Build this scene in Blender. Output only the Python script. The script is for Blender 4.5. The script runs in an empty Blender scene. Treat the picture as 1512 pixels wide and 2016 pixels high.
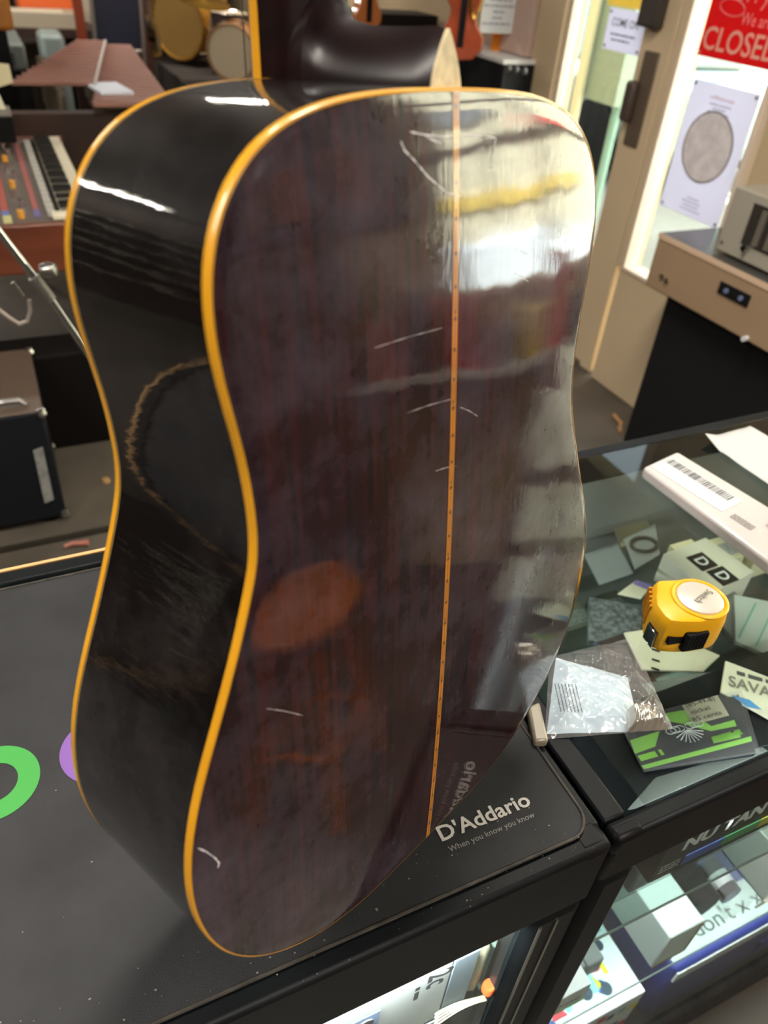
import bpy, bmesh, math, random
from mathutils import Vector, Matrix
random.seed(7)
# ------------------------------------------------------------------ camera, world, sun, lamps, exposure
HC = 0.965                      # height of the counter top above the floor; all measures below are relative to the counter top
CZ = 0.58642                    # camera height above the counter top
F = 1493.58                     # focal length in pixels of the 1512 px wide picture
RX = Vector((0.907805, -0.413405, 0.070615)); RY = Vector((-0.201741, -0.578062, -0.790661)); RZ = Vector((0.367683, 0.70352, -0.608168))
scn = bpy.context.scene
col = scn.collection
cd = bpy.data.cameras.new('camera'); cam = bpy.data.objects.new('camera', cd); col.objects.link(cam)
cam.matrix_world = Matrix(((RX.x, -RY.x, -RZ.x, 0), (RX.y, -RY.y, -RZ.y, 0), (RX.z, -RY.z, -RZ.z, CZ + HC), (0, 0, 0, 1)))
cd.sensor_fit = 'HORIZONTAL'; cd.sensor_width = 24.0; cd.lens = F / 1512 * 24; cd.clip_start = 0.01
cd.dof.use_dof = True; cd.dof.focus_distance = 0.62; cd.dof.aperture_fstop = cd.lens / 4.0
scn.camera = cam
scn.view_settings.view_transform = 'Standard'; scn.view_settings.look = 'None'
scn.view_settings.gamma = 1; scn.view_settings.use_curve_mapping = False
scn.view_settings.exposure = 0.35
w = bpy.data.worlds.new('overcast_sky'); scn.world = w; w.use_nodes = True
w.node_tree.nodes['Background'].inputs[0].default_value = (0.86, 0.94, 1.0, 1)
w.node_tree.nodes['Background'].inputs[1].default_value = 2.6
def lamp(name, kind, loc, power, size=None, size_y=None, direction=(0, 0, -1), color=(1, 1, 1), spread=None):
    l = bpy.data.lights.new(name, kind); l.energy = power; l.color = color
    if size:
        l.size = size
        if size_y: l.shape = 'RECTANGLE'; l.size_y = size_y
    if spread: l.spread = spread
    o = bpy.data.objects.new(name, l); col.objects.link(o)
    o.location = Vector(loc) + Vector((0, 0, HC)); o.rotation_euler = Vector(direction).to_track_quat('-Z', 'Y').to_euler()
    return o
sun = lamp('sun', 'SUN', (-5, 0, 9), 40, direction=(0.75, 0.2, -0.75), color=(1, 0.97, 0.92)); sun.data.angle = 0.02
CEIL = 1.85
TUBES = [(-1.4, 0.4, 0), (0.7, 1.1, 0), (-3.05, 3.78, 1.57), (1.5, 5.9, 0), (-1.2, 6.0, 0), (0.9, -1.3, 0)]  # left-wall tube shows mirrored in the guitar side; the others are added for general light
for x, y, r_ in TUBES:
    lamp('ceiling_tube_light', 'AREA', (x, y, CEIL - 0.10), 36, 1.2 if r_ == 0 else 0.16, 0.16 if r_ == 0 else 1.2, color=(1.0, 0.93, 0.84))
for y, z, a, b in ((2.16, 0.45, 0.45, 1.8), (2.83, 0.35, 0.46, 1.6), (0.365, 0.68, 1.17, 1.14)):       # portals in the three panes
    po = lamp('window_portal', 'AREA', (2.40, y, z), 1, a, b, direction=(-1, 0, 0)); po.data.cycles.is_portal = True
lamp('case_strip_light', 'AREA', (-0.3, 0.2205, -0.100), 24, 1.1, 0.006, direction=(0, 0.3, -1), color=(0.93, 0.97, 1.0))
lamp('case_strip_light', 'AREA', (-0.3, 0.30, -0.300), 3, 1.1, 0.02, direction=(0, 0.1, -1), color=(0.93, 0.97, 1.0))
lamp('case_strip_light', 'AREA', (0.85, 0.2205, -0.076), 1.6, 0.8, 0.006, direction=(0, 0.3, -1), color=(0.93, 0.97, 1.0))
lamp('case_strip_light', 'AREA', (0.85, 0.25, -0.305), 2.4, 0.9, 0.02, direction=(0, 0.2, -1), color=(0.93, 0.97, 1.0))
lamp('case_strip_light', 'AREA', (0.85, 0.25, -0.59), 1.8, 0.9, 0.02, direction=(0, 0.1, -1), color=(0.93, 0.97, 1.0))

# ------------------------------------------------------------------ pixel <-> place
def ray(px, py): return RX * ((px - 756) / F) + RY * ((py - 1008) / F) + RZ
def at(px, py, z): d = ray(px, py); return Vector((0, 0, CZ)) + d * ((z - CZ) / d.z)
def aty(px, py, y): d = ray(px, py); return Vector((0, 0, CZ)) + d * (y / d.y)
def atx(px, py, x): d = ray(px, py); return Vector((0, 0, CZ)) + d * (x / d.x)

# ------------------------------------------------------------------ materials
def lin(c):
    return tuple((v / 255 / 12.92) if v / 255 <= 0.04045 else ((v / 255 + 0.055) / 1.055) ** 2.4 for v in c) + (1,)
MATS = {}
def mat(name, rgb, rough=0.5, metal=0.0, coat=0.0, noise=0.0, nscale=20, bump=0.0, bscale=60, alpha=1.0, emit=0.0, spec=0.5, trans=0.0, stretch=None):
    if name in MATS: return MATS[name]
    m = bpy.data.materials.new(name); m.use_nodes = True; nt = m.node_tree; b = nt.nodes['Principled BSDF']
    if max(rgb) < 42 and spec >= .3 and rough > .35: spec = .14
    c = lin(rgb); b.inputs['Base Color'].default_value = c
    b.inputs['Roughness'].default_value = rough; b.inputs['Metallic'].default_value = metal
    b.inputs['Coat Weight'].default_value = coat; b.inputs['Coat Roughness'].default_value = 0.06
    b.inputs['Specular IOR Level'].default_value = spec
    b.inputs['Alpha'].default_value = alpha; b.inputs['Transmission Weight'].default_value = trans
    if emit: b.inputs['Emission Color'].default_value = c; b.inputs['Emission Strength'].default_value = emit
    if noise or bump:
        tc = nt.nodes.new('ShaderNodeTexCoord'); mp = nt.nodes.new('ShaderNodeMapping'); nt.links.new(tc.outputs['Object'], mp.inputs[0])
        if stretch: mp.inputs['Scale'].default_value = stretch
    if noise:
        n = nt.nodes.new('ShaderNodeTexNoise'); n.inputs['Scale'].default_value = nscale; n.inputs['Detail'].default_value = 6
        nt.links.new(mp.outputs[0], n.inputs['Vector'])
        r = nt.nodes.new('ShaderNodeValToRGB'); r.color_ramp.elements[0].position = 0.3; r.color_ramp.elements[1].position = 0.7
        r.color_ramp.elements[0].color = tuple(v * (1 - noise) for v in c[:3]) + (1,); r.color_ramp.elements[1].color = tuple(min(1, v * (1 + noise)) for v in c[:3]) + (1,)
        nt.links.new(n.outputs[0], r.inputs[0]); nt.links.new(r.outputs[0], b.inputs['Base Color'])
    if bump:
        n = nt.nodes.new('ShaderNodeTexNoise'); n.inputs['Scale'].default_value = bscale; n.inputs['Detail'].default_value = 5
        nt.links.new(mp.outputs[0], n.inputs['Vector'])
        bp = nt.nodes.new('ShaderNodeBump'); bp.inputs['Strength'].default_value = bump; bp.inputs['Distance'].default_value = 0.002
        nt.links.new(n.outputs[0], bp.inputs['Height']); nt.links.new(bp.outputs[0], b.inputs['Normal'])
    MATS[name] = m; return m
def glass(name, tint=(235, 245, 242), refl=0.08):
    if name in MATS: return MATS[name]
    m = bpy.data.materials.new(name); m.use_nodes = True; nt = m.node_tree; nt.nodes.clear()
    o = nt.nodes.new('ShaderNodeOutputMaterial'); t = nt.nodes.new('ShaderNodeBsdfTransparent'); g = nt.nodes.new('ShaderNodeBsdfGlossy')
    t.inputs[0].default_value = lin(tint); geo = nt.nodes.new('ShaderNodeNewGeometry'); g.inputs['Roughness'].default_value = 0.015
    fr = nt.nodes.new('ShaderNodeFresnel'); fr.inputs[0].default_value = 1.52
    mx = nt.nodes.new('ShaderNodeMixShader'); 
    inv = nt.nodes.new('ShaderNodeMath'); inv.operation = 'SUBTRACT'; inv.inputs[0].default_value = 1; nt.links.new(geo.outputs['Backfacing'], inv.inputs[1])
    mu = nt.nodes.new('ShaderNodeMath'); mu.operation = 'MULTIPLY'; nt.links.new(fr.outputs[0], mu.inputs[0]); nt.links.new(inv.outputs[0], mu.inputs[1])
    nt.links.new(mu.outputs[0], mx.inputs[0]); nt.links.new(t.outputs[0], mx.inputs[1]); nt.links.new(g.outputs[0], mx.inputs[2])
    nt.links.new(mx.outputs[0], o.inputs[0]); MATS[name] = m; return m

def sheetmat(name, rgb, k=0.5):
    m = mat(name, rgb, 0.6); nt = m.node_tree; b = nt.nodes['Principled BSDF']; o = nt.nodes['Material Output']
    tr = nt.nodes.new('ShaderNodeBsdfTranslucent'); tr.inputs[0].default_value = lin(rgb); mx = nt.nodes.new('ShaderNodeMixShader'); mx.inputs[0].default_value = k
    nt.links.new(b.outputs[0], mx.inputs[1]); nt.links.new(tr.outputs[0], mx.inputs[2]); nt.links.new(mx.outputs[0], o.inputs[0]); return m
# ------------------------------------------------------------------ mesh building
class MB:
    def __init__(s): s.v = []; s.f = []
    def add(s, vs, fs):
        k = len(s.v); s.v += [Vector(v) for v in vs]; s.f += [[i + k for i in f] for f in fs]; return s
    def box(s, x0, x1, y0, y1, z0, z1):
        return s.hexa([(x0, y0, z0), (x1, y0, z0), (x1, y1, z0), (x0, y1, z0)], [(x0, y0, z1), (x1, y0, z1), (x1, y1, z1), (x0, y1, z1)])
    def hexa(s, a, b):          # any prism between two rings of points
        n = len(a)
        return s.add(list(a) + list(b), [list(range(n))[::-1], list(range(n, 2 * n))] + [[i, (i + 1) % n, n + (i + 1) % n, n + i] for i in range(n)])
    def prism(s, pts, z0, z1): return s.hexa([(x, y, z0) for x, y in pts], [(x, y, z1) for x, y in pts])
    def cyl(s, p0, p1, r0, r1=None, n=20, cap=True):
        r1 = r0 if r1 is None else r1; p0 = Vector(p0); p1 = Vector(p1); d = (p1 - p0).normalized()
        u = d.orthogonal().normalized(); v = d.cross(u)
        a = [p0 + (u * math.cos(t) + v * math.sin(t)) * r0 for t in [2 * math.pi * i / n for i in range(n)]]
        b = [p1 + (u * math.cos(t) + v * math.sin(t)) * r1 for t in [2 * math.pi * i / n for i in range(n)]]
        fs = [[i, (i + 1) % n, n + (i + 1) % n, n + i] for i in range(n)]
        if cap: fs += [list(range(n))[::-1], list(range(n, 2 * n))]
        return s.add(a + b, fs)
    def lathe(s, prof, p0=(0, 0, 0), axis=(0, 0, 1), n=28):   # prof: (radius, height)
        p0 = Vector(p0); d = Vector(axis).normalized(); u = d.orthogonal().normalized(); v = d.cross(u); k = len(prof)
        vs = [p0 + d * h + (u * math.cos(2 * math.pi * i / n) + v * math.sin(2 * math.pi * i / n)) * r for i in range(n) for r, h in prof]
        fs = [[i * k + j, ((i + 1) % n) * k + j, ((i + 1) % n) * k + j + 1, i * k + j + 1] for i in range(n) for j in range(k - 1)]
        return s.add(vs, fs)
    def tube(s, pts, r, n=8, closed=False):
        pts = [Vector(p) for p in pts]; m = len(pts); vs = []; up = Vector((0.1, 0.3, 0.95)).normalized()
        for i, p in enumerate(pts):
            a = pts[(i - 1) % m] if (closed or i > 0) else p; b = pts[(i + 1) % m] if (closed or i < m - 1) else p
            d = (b - a).normalized(); u = d.cross(up)
            if u.length < 1e-3: u = d.orthogonal()
            u.normalize(); v = d.cross(u); rr = r[i] if isinstance(r, (list, tuple)) else r
            vs += [p + (u * math.cos(2 * math.pi * j / n) + v * math.sin(2 * math.pi * j / n)) * rr for j in range(n)]
        fs = [[i * n + j, i * n + (j + 1) % n, ((i + 1) % m) * n + (j + 1) % n, ((i + 1) % m) * n + j] for i in range(m if closed else m - 1) for j in range(n)]
        if not closed: fs += [list(range(n))[::-1], list(range((m - 1) * n, m * n))]
        return s.add(vs, fs)
    def build(s, name, m, parent=None, loc=(0, 0, 0), rotz=0, bevel=0, smooth=False, seg=2, recalc=True):
        me = bpy.data.meshes.new(name); me.from_pydata([tuple(v) for v in s.v], [], s.f)
        if recalc:
            bm = bmesh.new(); bm.from_mesh(me); bmesh.ops.recalc_face_normals(bm, faces=bm.faces); bm.to_mesh(me); bm.free()
        me.materials.append(m)
        if smooth:
            for p in me.polygons: p.use_smooth = True
            try: me.set_sharp_from_angle(angle=math.radians(38))
            except Exception: pass
        o = bpy.data.objects.new(name, me); col.objects.link(o)
        if parent is not None: o.parent = parent; o.location = loc
        else: o.location = Vector(loc) + Vector((0, 0, HC))
        o.rotation_euler = (0, 0, rotz)
        if bevel:
            b = o.modifiers.new('bevel', 'BEVEL'); b.width = bevel; b.segments = seg; b.limit_method = 'ANGLE'; b.angle_limit = math.radians(40)
            if not smooth:
                for p in me.polygons: p.use_smooth = True
                try: me.set_sharp_from_angle(angle=math.radians(50))
                except Exception: pass
        return o
def thing(name, label, cat, loc=(0, 0, 0), rotz=0, group=None):
    o = bpy.data.objects.new(name, None); col.objects.link(o); o.empty_display_size = 0.05
    o.location = Vector(loc) + Vector((0, 0, HC)); o.rotation_euler = (0, 0, rotz); return tag(o, label, cat, group)
def tag(o, label, cat, group=None):
    o['label'] = label; o['category'] = cat
    if group: o['group'] = group
    return o
def struct(o): o['kind'] = 'structure'; return o
def B(name, x0, x1, y0, y1, z0, z1, m, parent=None, bevel=0, **k):
    """box given in counter coordinates; top-level boxes get their origin at the base centre"""
    c = Vector(((x0 + x1) / 2, (y0 + y1) / 2, z0)) if parent is None else Vector((0, 0, 0))
    return MB().box(x0 - c.x, x1 - c.x, y0 - c.y, y1 - c.y, z0 - c.z, z1 - c.z).build(name, m, parent, c, bevel=bevel, **k)
def slab(name, quad, z0, z1, m, parent=None, bevel=0.0008, **k):
    c = sum((Vector((q[0], q[1], 0)) for q in quad), Vector()) / len(quad) if parent is None else Vector()
    if parent is None: c.z = z0; return MB().prism([(q[0] - c.x, q[1] - c.y) for q in quad], 0, z1 - z0).build(name, m, None, c, bevel=bevel, **k)
    return MB().prism([(q[0], q[1]) for q in quad], z0, z1).build(name, m, parent, bevel=bevel, **k)
def text(name, body, m, parent, origin, right, up, height, width=None, extrude=0.0003, bold=0.0, spacing=1.0):
    """lettering whose baseline starts at origin; height = cap height"""
    cu = bpy.data.curves.new(name, 'FONT'); cu.body = body; cu.size = 1; cu.offset = bold; cu.space_character = spacing; cu.resolution_u = 3
    t = bpy.data.objects.new(name, cu); col.objects.link(t)
    dg = bpy.context.evaluated_depsgraph_get(); me = bpy.data.meshes.new_from_object(t.evaluated_get(dg)); bpy.data.objects.remove(t)
    xs = [v.co.x for v in me.vertices]; wd = max(xs) - min(xs); x0 = min(xs)
    sy = height / 0.70; sx = (width / wd) if width else sy
    r = Vector(right).normalized(); u = Vector(up).normalized(); n = r.cross(u)
    for v in me.vertices:
        v.co = Vector(origin) + r * ((v.co.x - x0) * sx) + u * (v.co.y * sy) + n * extrude
    me.materials.clear(); me.materials.append(m)
    o = bpy.data.objects.new(name, me); col.objects.link(o); o.parent = parent
    return o
def lines(name, m, parent, origin, right, up, rows, h, gap, off=0.0004):
    """rows of small print as short bars; rows = list of (start, end)"""
    mb = MB(); r = Vector(right).normalized(); u = Vector(up).normalized(); n = r.cross(u); o = Vector(origin) + n * off
    for i, (a, b) in enumerate(rows):
        x = a
        while x < b:
            wl = min(random.uniform(1.2, 4.5) * h, b - x); p = o + r * x - u * (i * gap)
            mb.add([p, p + r * wl, p + r * wl + u * h, p + u * h], [[0, 1, 2, 3]]); x += wl + h * 0.6
    return mb.build(name, m, parent, recalc=False)

black = mat('black_metal', (20, 23, 25), 0.42, spec=0.3, noise=0.35, nscale=9, bump=0.05, bscale=120)
blackp = mat('black_plastic', (16, 16, 17), 0.4)
chrome = mat('chrome', (205, 205, 205), 0.16, 1.0)
steel = mat('brushed_steel', (170, 168, 160), 0.35, 1.0)
white = mat('white_card', (216, 219, 218), 0.55)
paper = mat('white_paper', (186, 186, 184), 0.7, noise=0.03, nscale=6)
ink = mat('grey_ink', (70, 70, 74), 0.7)
darkink = mat('black_ink', (22, 22, 24), 0.6)

# ------------------------------------------------------------------ the room
FZ = -HC; X1 = 2.27; X0 = -3.6; Y0 = -2.6; Y1 = 8.4
floor_m = mat('worn_floor_vinyl', (80, 73, 64), 0.55, noise=0.35, nscale=3.5, bump=0.1, bscale=40)
struct(B('floor', X0, X1 + 0.1, Y0, Y1, FZ - 0.1, FZ, floor_m))
struct(B('ceiling', X0, X1 + 0.1, Y0, Y1, CEIL, CEIL + 0.1, mat('ceiling_tile', (128, 126, 122), 0.9)))
wallm = mat('shop_wall_paint', (150, 132, 112), 0.8, noise=0.12, nscale=2)
darkwall = mat('dark_slat_wall', (62, 48, 40), 0.7, noise=0.3, nscale=3)
struct(B('wall_left', X0 - 0.1, X0, Y0, Y1, FZ, CEIL, darkwall))
struct(B('wall_back', X0, X1 + 0.1, Y1, Y1 + 0.1, FZ, CEIL, darkwall))
struct(B('wall_front', X0, X1 + 0.1, Y0 - 0.1, Y0, FZ, CEIL, wallm))
beige = mat('beige_door_paint', (200, 178, 144), 0.42, noise=0.06, nscale=2.5)
beige2 = mat('beige_frame_paint', (212, 190, 156), 0.4, noise=0.05, nscale=3)
# shop front wall on the right: solid pieces around the door and the two windows
wr = MB()
wr.box(X1, X1 + 0.10, 3.27, Y1, FZ, CEIL)                 # beyond the door
wr.box(X1, X1 + 0.10, Y0, 1.93, FZ, 0.11) .box(X1, X1 + 0.10, Y0, -0.22, 0.11, CEIL).box(X1, X1 + 0.10, 0.95, 1.93, 0.11, CEIL).box(X1, X1 + 0.10, -0.22, 0.95, 1.25, CEIL)
wr.box(X1, X1 + 0.10, 1.93, 3.27, 1.35, CEIL)
struct(wr.build('wall_right', mat('cream_wall', (190, 168, 134), 0.7, noise=0.06, nscale=2)))
struct(B('trim_1', X1 - 0.03, X1 + 0.08, 3.08, 3.27, FZ, 1.35, beige, bevel=0.006))          # door post, hinge side
struct(B('trim_2', X1 - 0.015, X1 + 0.08, 1.93, 2.40, FZ, -0.452, beige2, bevel=0.004))      # panel under the poster window
struct(B('trim_3', X1 - 0.015, X1 + 0.08, 2.385, 2.425, -0.452, 1.35, beige2, bevel=0.004))
pinkt = mat('pinkish_white_gasket', (226, 208, 190), 0.4)
d1 = bpy.data.objects.new('door_1', None); col.objects.link(d1); d1.location = (0, 0, HC); struct(d1)
DY0, DY1 = 2.432, 3.075
B('door_stile', X1 - 0.012, X1 + 0.035, DY0, 2.60, FZ + 0.01, 1.33, beige2, d1, bevel=0.004)
B('door_stile', X1 - 0.012, X1 + 0.035, 3.055, DY1, FZ + 0.01, 1.33, pinkt, d1, bevel=0.003)
B('door_rail', X1 - 0.012, X1 + 0.035, 2.60, 3.055, FZ + 0.01, -0.44, beige2, d1, bevel=0.004)
B('door_rail', X1 - 0.012, X1 + 0.035, 2.60, 3.055, 1.15, 1.33, beige2, d1, bevel=0.004)
B('door_pane', X1 + 0.008, X1 + 0.014, 2.60, 3.055, -0.44, 1.15, glass('window_glass', (245, 250, 250)), d1)
hm = mat('brown_lever_metal', (96, 82, 68), 0.45)
B('lock_plate', X1 - 0.02, X1 - 0.012, 2.48, 2.56, -0.02, 0.30, hm, d1, bevel=0.006)
B('door_handle', X1 - 0.055, X1 - 0.02, 2.535, 2.585, 0.06, 0.20, mat('dark_handle', (74, 62, 54), 0.5), d1, bevel=0.012)
B('door_closer', X1 - 0.06, X1 - 0.012, 2.50, 2.60, 0.37, 0.56, mat('dark_latch_box', (60, 55, 50), 0.45), d1, bevel=0.01)
B('door_sweep', X1 - 0.02, X1 - 0.012, 2.50, 3.05, FZ + 0.01, FZ + 0.035, steel, d1)
struct(B('window_1', X1 + 0.012, X1 + 0.018, 1.93, 2.385, -0.452, 1.35, glass('window_glass')))
wf = MB(); wf.box(X1 - 0.022, X1 + 0.05, 2.372, 2.386, -0.452, 1.35).box(X1 - 0.022, X1 + 0.05, 1.93, 2.386, -0.462, -0.445).box(X1 - 0.022, X1 + 0.05, 1.945, 1.965, -0.452, 1.35)
struct(wf.build('trim_4', pinkt, bevel=0.003))
struct(B('window_2', X1 + 0.03, X1 + 0.036, -0.22, 0.95, 0.11, 1.25, glass('window_glass')))
wf = MB()
for z in (0.11, 0.58, 0.90, 1.22): wf.box(X1 - 0.01, X1 + 0.07, -0.22, 0.95, z, z + 0.035)
for y in (-0.22, 0.115, 0.92): wf.box(X1 - 0.01, X1 + 0.07, y, y + 0.03, 0.11, 1.25)
struct(wf.build('trim_5', pinkt, bevel=0.003))

# ------------------------------------------------------------------ outside the shop front
pave = mat('pale_pavement', (140, 140, 136), 0.8, noise=0.15, nscale=1.5)
struct(B('ground', X1 + 0.1, 16, -14, 22, FZ - 0.12, FZ - 0.02, pave))
fac = MB().box(0, 0.5, -20, 0, 0, 8)
tag(fac.build('shop_building', mat('pale_render', (214, 204, 176), 0.8, noise=0.2, nscale=0.4), None, (9, 6.0, FZ)), 'cream building across the street, seen through the windows', 'building')
f2 = thing('shopfront', 'grey-green shopfront across the street, seen through the door glass', 'building', (9.5, 15, FZ))
MB().box(0, 0.5, -9, 9, 0, 5).build('facade', mat('grey_green_render', (84, 98, 92), 0.8, noise=0.3, nscale=0.6), f2)
for k in range(6):
    MB().box(-0.08, 0, -8 + k * 2.8, -6.2 + k * 2.8, 0.6, 2.6).build('shop_window', mat('pale_mint_glass', (128, 150, 138), 0.3), f2)
tag(MB().cyl((0, 0, 0), (0, 0, 3.6), 0.035).build('street_pipe', mat('cream_pipe', (222, 214, 176), 0.5), None, atx(1163, 60, 3.6).to_2d().to_3d() + Vector((0, 0, FZ))), 'cream pole standing outside behind the door glass', 'pole')
p = atx(1200, 120, 3.7)
tag(MB().box(-0.05, 0.05, -0.2, 0.21, -0.23, .8).build('parking_sign', mat('pale_green_panel', (150, 166, 150), 0.6), None, p), 'pale green panel outside behind the door glass', 'sign')
p = atx(1225, 170, 3.85)
tag(MB().box(-0.04, 0.04, -0.15, 0.12, -0.1, 0.11).cyl((0, 0, FZ - p.z), (0, 0, -.1), .03).build('street_box', mat('mint_box', (140, 176, 164), 0.6), None, p), 'mint green box outside low behind the door glass', 'box')
car = thing('parked_car', 'grey car parked outside, seen low through the door glass', 'car', (5.4, 6.9, FZ - 0.02))
MB().prism([(-0.8, -2.1), (0.8, -2.1), (0.85, 0), (0.8, 2.1), (-0.8, 2.1), (-0.85, 0)], 0.25, 0.8).build('car_body', mat('grey_car_paint', (118, 132, 130), 0.3, coat=0.5), car, bevel=0.12, seg=4)
MB().hexa([(-0.75, -1.3, 0.8), (0.75, -1.3, 0.8), (0.75, 1.5, 0.8), (-0.75, 1.5, 0.8)], [(-0.6, -0.7, 1.35), (0.6, -0.7, 1.35), (0.6, 1.0, 1.35), (-0.6, 1.0, 1.35)]).build('cabin', mat('car_glass', (60, 74, 74), 0.1), car, bevel=0.06)
for a in (-1, 1):
    for b in (-1.3, 1.3): MB().cyl((a * 0.72, b, 0.3), (a * 0.86, b, 0.3), 0.3, n=24).build('wheel', blackp, car)
p = atx(1250, 8, 3.2)
tag(MB().box(-0.02, 0.02, -0.2, 0.2, -0.02, 0.28).build('street_banner', mat('yellow_banner', (176, 154, 50), 0.6), None, p), 'yellow banner outside above the small white notice', 'banner')

# boards added on the facade so the guitar back mirrors coloured patches
for k, (y, hw_, z0_, z1_, c_, n_) in enumerate([(-.45, .30, 1.80, 2.15, (205, 20, 40), 'wide red fascia'), (-2.5, .2, 1.6, 1.95, (215, 22, 30), 'small red fascia'), (-1.1, .85, 1.15, 1.30, (224, 190, 80), 'yellow fascia'), (-2.15, .16, 1.25, 1.42, (222, 120, 60), 'orange fascia'), (-4.6, .7, .4, 1.15, (120, 128, 130), 'grey shutter'), (-1.55, .45, 2.25, 2.6, (120, 124, 128), 'grey awning'), (-1.3, .035, .9, 2.6, (50, 54, 60), 'dark drainpipe'), (-3.4, .25, 2.5, 2.9, (150, 110, 106), 'dusky pink awning')]):
    tag(MB().box(-.06, 0, -hw_, hw_, 0, z1_ - z0_).build(n_.split()[-1] + '_board', mat(n_.replace(' ', '_'), c_, .6), None, (8.90 if 'pipe' in n_ else 8.99, y, FZ + z0_)), n_ + ' on the cream building across the street, added for the guitar back to mirror', 'sign')
van = thing('parked_van', 'white van parked across the street opposite the second window, added for the guitar back to mirror', 'van', (6.2, -1.6, FZ - .02))  # pale van added as a bright band for the guitar back to mirror
MB().box(-.8, .8, -2.3, 1.4, .3, 1.05).hexa([(-.8, 1.4, .3), (.8, 1.4, .3), (.8, 2.2, .3), (-.8, 2.2, .3)], [(-.8, 1.4, .95), (.8, 1.4, .95), (.75, 2.05, .7), (-.75, 2.05, .7)]).build('van_body', mat('white_van_paint', (226, 232, 238), .35, coat=.5), van, bevel=.05)
for a in (-1, 1):
    for b in (-1.6, 1.5): MB().cyl((a * .7, b, .3), (a * .84, b, .3), .3, n=24).build('wheel', blackp, van)
# ------------------------------------------------------------------ notices on the glass
def notice(name, label, y0, y1, z0, z1, m, x=X1 + 0.002, cat='sign'):
    t = thing(name, label, cat, (x, (y0 + y1) / 2, (z0 + z1) / 2))
    w_, h_ = (y1 - y0) / 2, (z1 - z0) / 2
    MB().box(-0.001, 0.001, -w_, w_, -h_, h_).build('sheet', m, t); return t, w_, h_
LEFT, UP = (0, -1, 0), (0, 0, 1)
nt_m = sheetmat('notice_paper', (222, 222, 240), .45)
t, a, b = notice('door_notice', 'small white notice on the door glass, screwed at its corners', 2.606, 2.828, 0.272, 0.408, nt_m, X1 - 0.003)
text('lettering', 'COME ON', ink, t, (-0.002, a - 0.03, b - 0.055), LEFT, UP, 0.026, 0.155, bold=0.01)
lines('small_print', ink, t, (-0.002, a - 0.035, b - 0.085), LEFT, UP, [(0, 0.15), (0.01, 0.12)], 0.006, 0.018)
for y in (-a + 0.012, a - 0.012):
    for z in (-b + 0.012, b - 0.012): MB().cyl((-0.004, y, z), (0.0, y, z), 0.005, n=12).build('screw', ink, t)
t, a, b = notice('closed_sign', 'red CLOSED sign with white letters in the shop window', 1.972, 2.312, 0.318, 0.56, sheetmat('red_sign', (205, 8, 20), .45), X1 - 0.004)
wl = sheetmat('sign_letter_cream', (245, 220, 198), .45); pk = sheetmat('sign_letter_pink', (250, 165, 165), .45)
text('lettering', 'CLOSED', wl, t, (-0.002, a - 0.012, -b + 0.022), LEFT, UP, 0.066, 0.325, bold=0.012)
text('lettering', 'We are', pk, t, (-0.002, a - 0.15, -b + 0.105), LEFT, UP, 0.034, 0.13, bold=0.012)
text('lettering', 'Sorry', pk, t, (-0.002, a - 0.06, -b + 0.165), LEFT, UP, 0.05, 0.19, bold=0.0)
sw = [(-0.0025, a - 0.045 - 0.055 + 0.055 * math.cos(q) * (1 if q < 6 else 1), -b + 0.145 + 0.022 * math.sin(q) + 0.004 * math.cos(q)) for q in [i * 2 * math.pi / 24 for i in range(24)]]
MB().tube(sw, 0.0022, 6, closed=True).build('swash', pk, t, smooth=True)
for y in (-a + 0.01, a - 0.01): MB().cyl((-0.004, y, -b + 0.01), (0, y, -b + 0.01), 0.005, n=12).build('screw', pk, t)
t, a, b = notice('event_poster', 'white poster with a round grey picture in the shop window', 1.988, 2.29, -0.175, 0.25, nt_m, X1 - 0.004, 'poster')
MB().cyl((-0.0015, 0.004, 0.02), (-0.003, 0.004, 0.02), 0.115, n=64).build('picture_rim', sheetmat('picture_rim_grey', (150, 142, 138), .4), t)
MB().cyl((-0.003, 0.004, 0.02), (-0.0036, 0.004, 0.02), 0.109, n=64).build('round_picture', mat('mottled_grey_picture', (222, 216, 218), .7, noise=.14, nscale=26), t)
text('lettering', 'coffeehouse', mat('faded_red_ink', (176, 120, 130), 0.7), t, (-0.002, 0.055, b - 0.045), LEFT, UP, 0.012, 0.11)
lt = mat('pale_ink', (150, 150, 162), 0.7)
lines('small_print', lt, t, (-0.002, 0.05, b - 0.062), LEFT, UP, [(0, .1), (.02, .08), (0.0, .1)], 0.004, 0.012)
lines('small_print', lt, t, (-0.002, 0.045, -b + 0.06), LEFT, UP, [(0.02, .08), (.0, .09), (0.01, .085), (0, .1)], 0.004, 0.013)
for y in (-a + 0.012, a - 0.012):
    for z in (-b + 0.012, b - 0.012): MB().cyl((-0.004, y, z), (0.0, y, z), 0.005, n=12).build('screw', ink, t)

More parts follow.
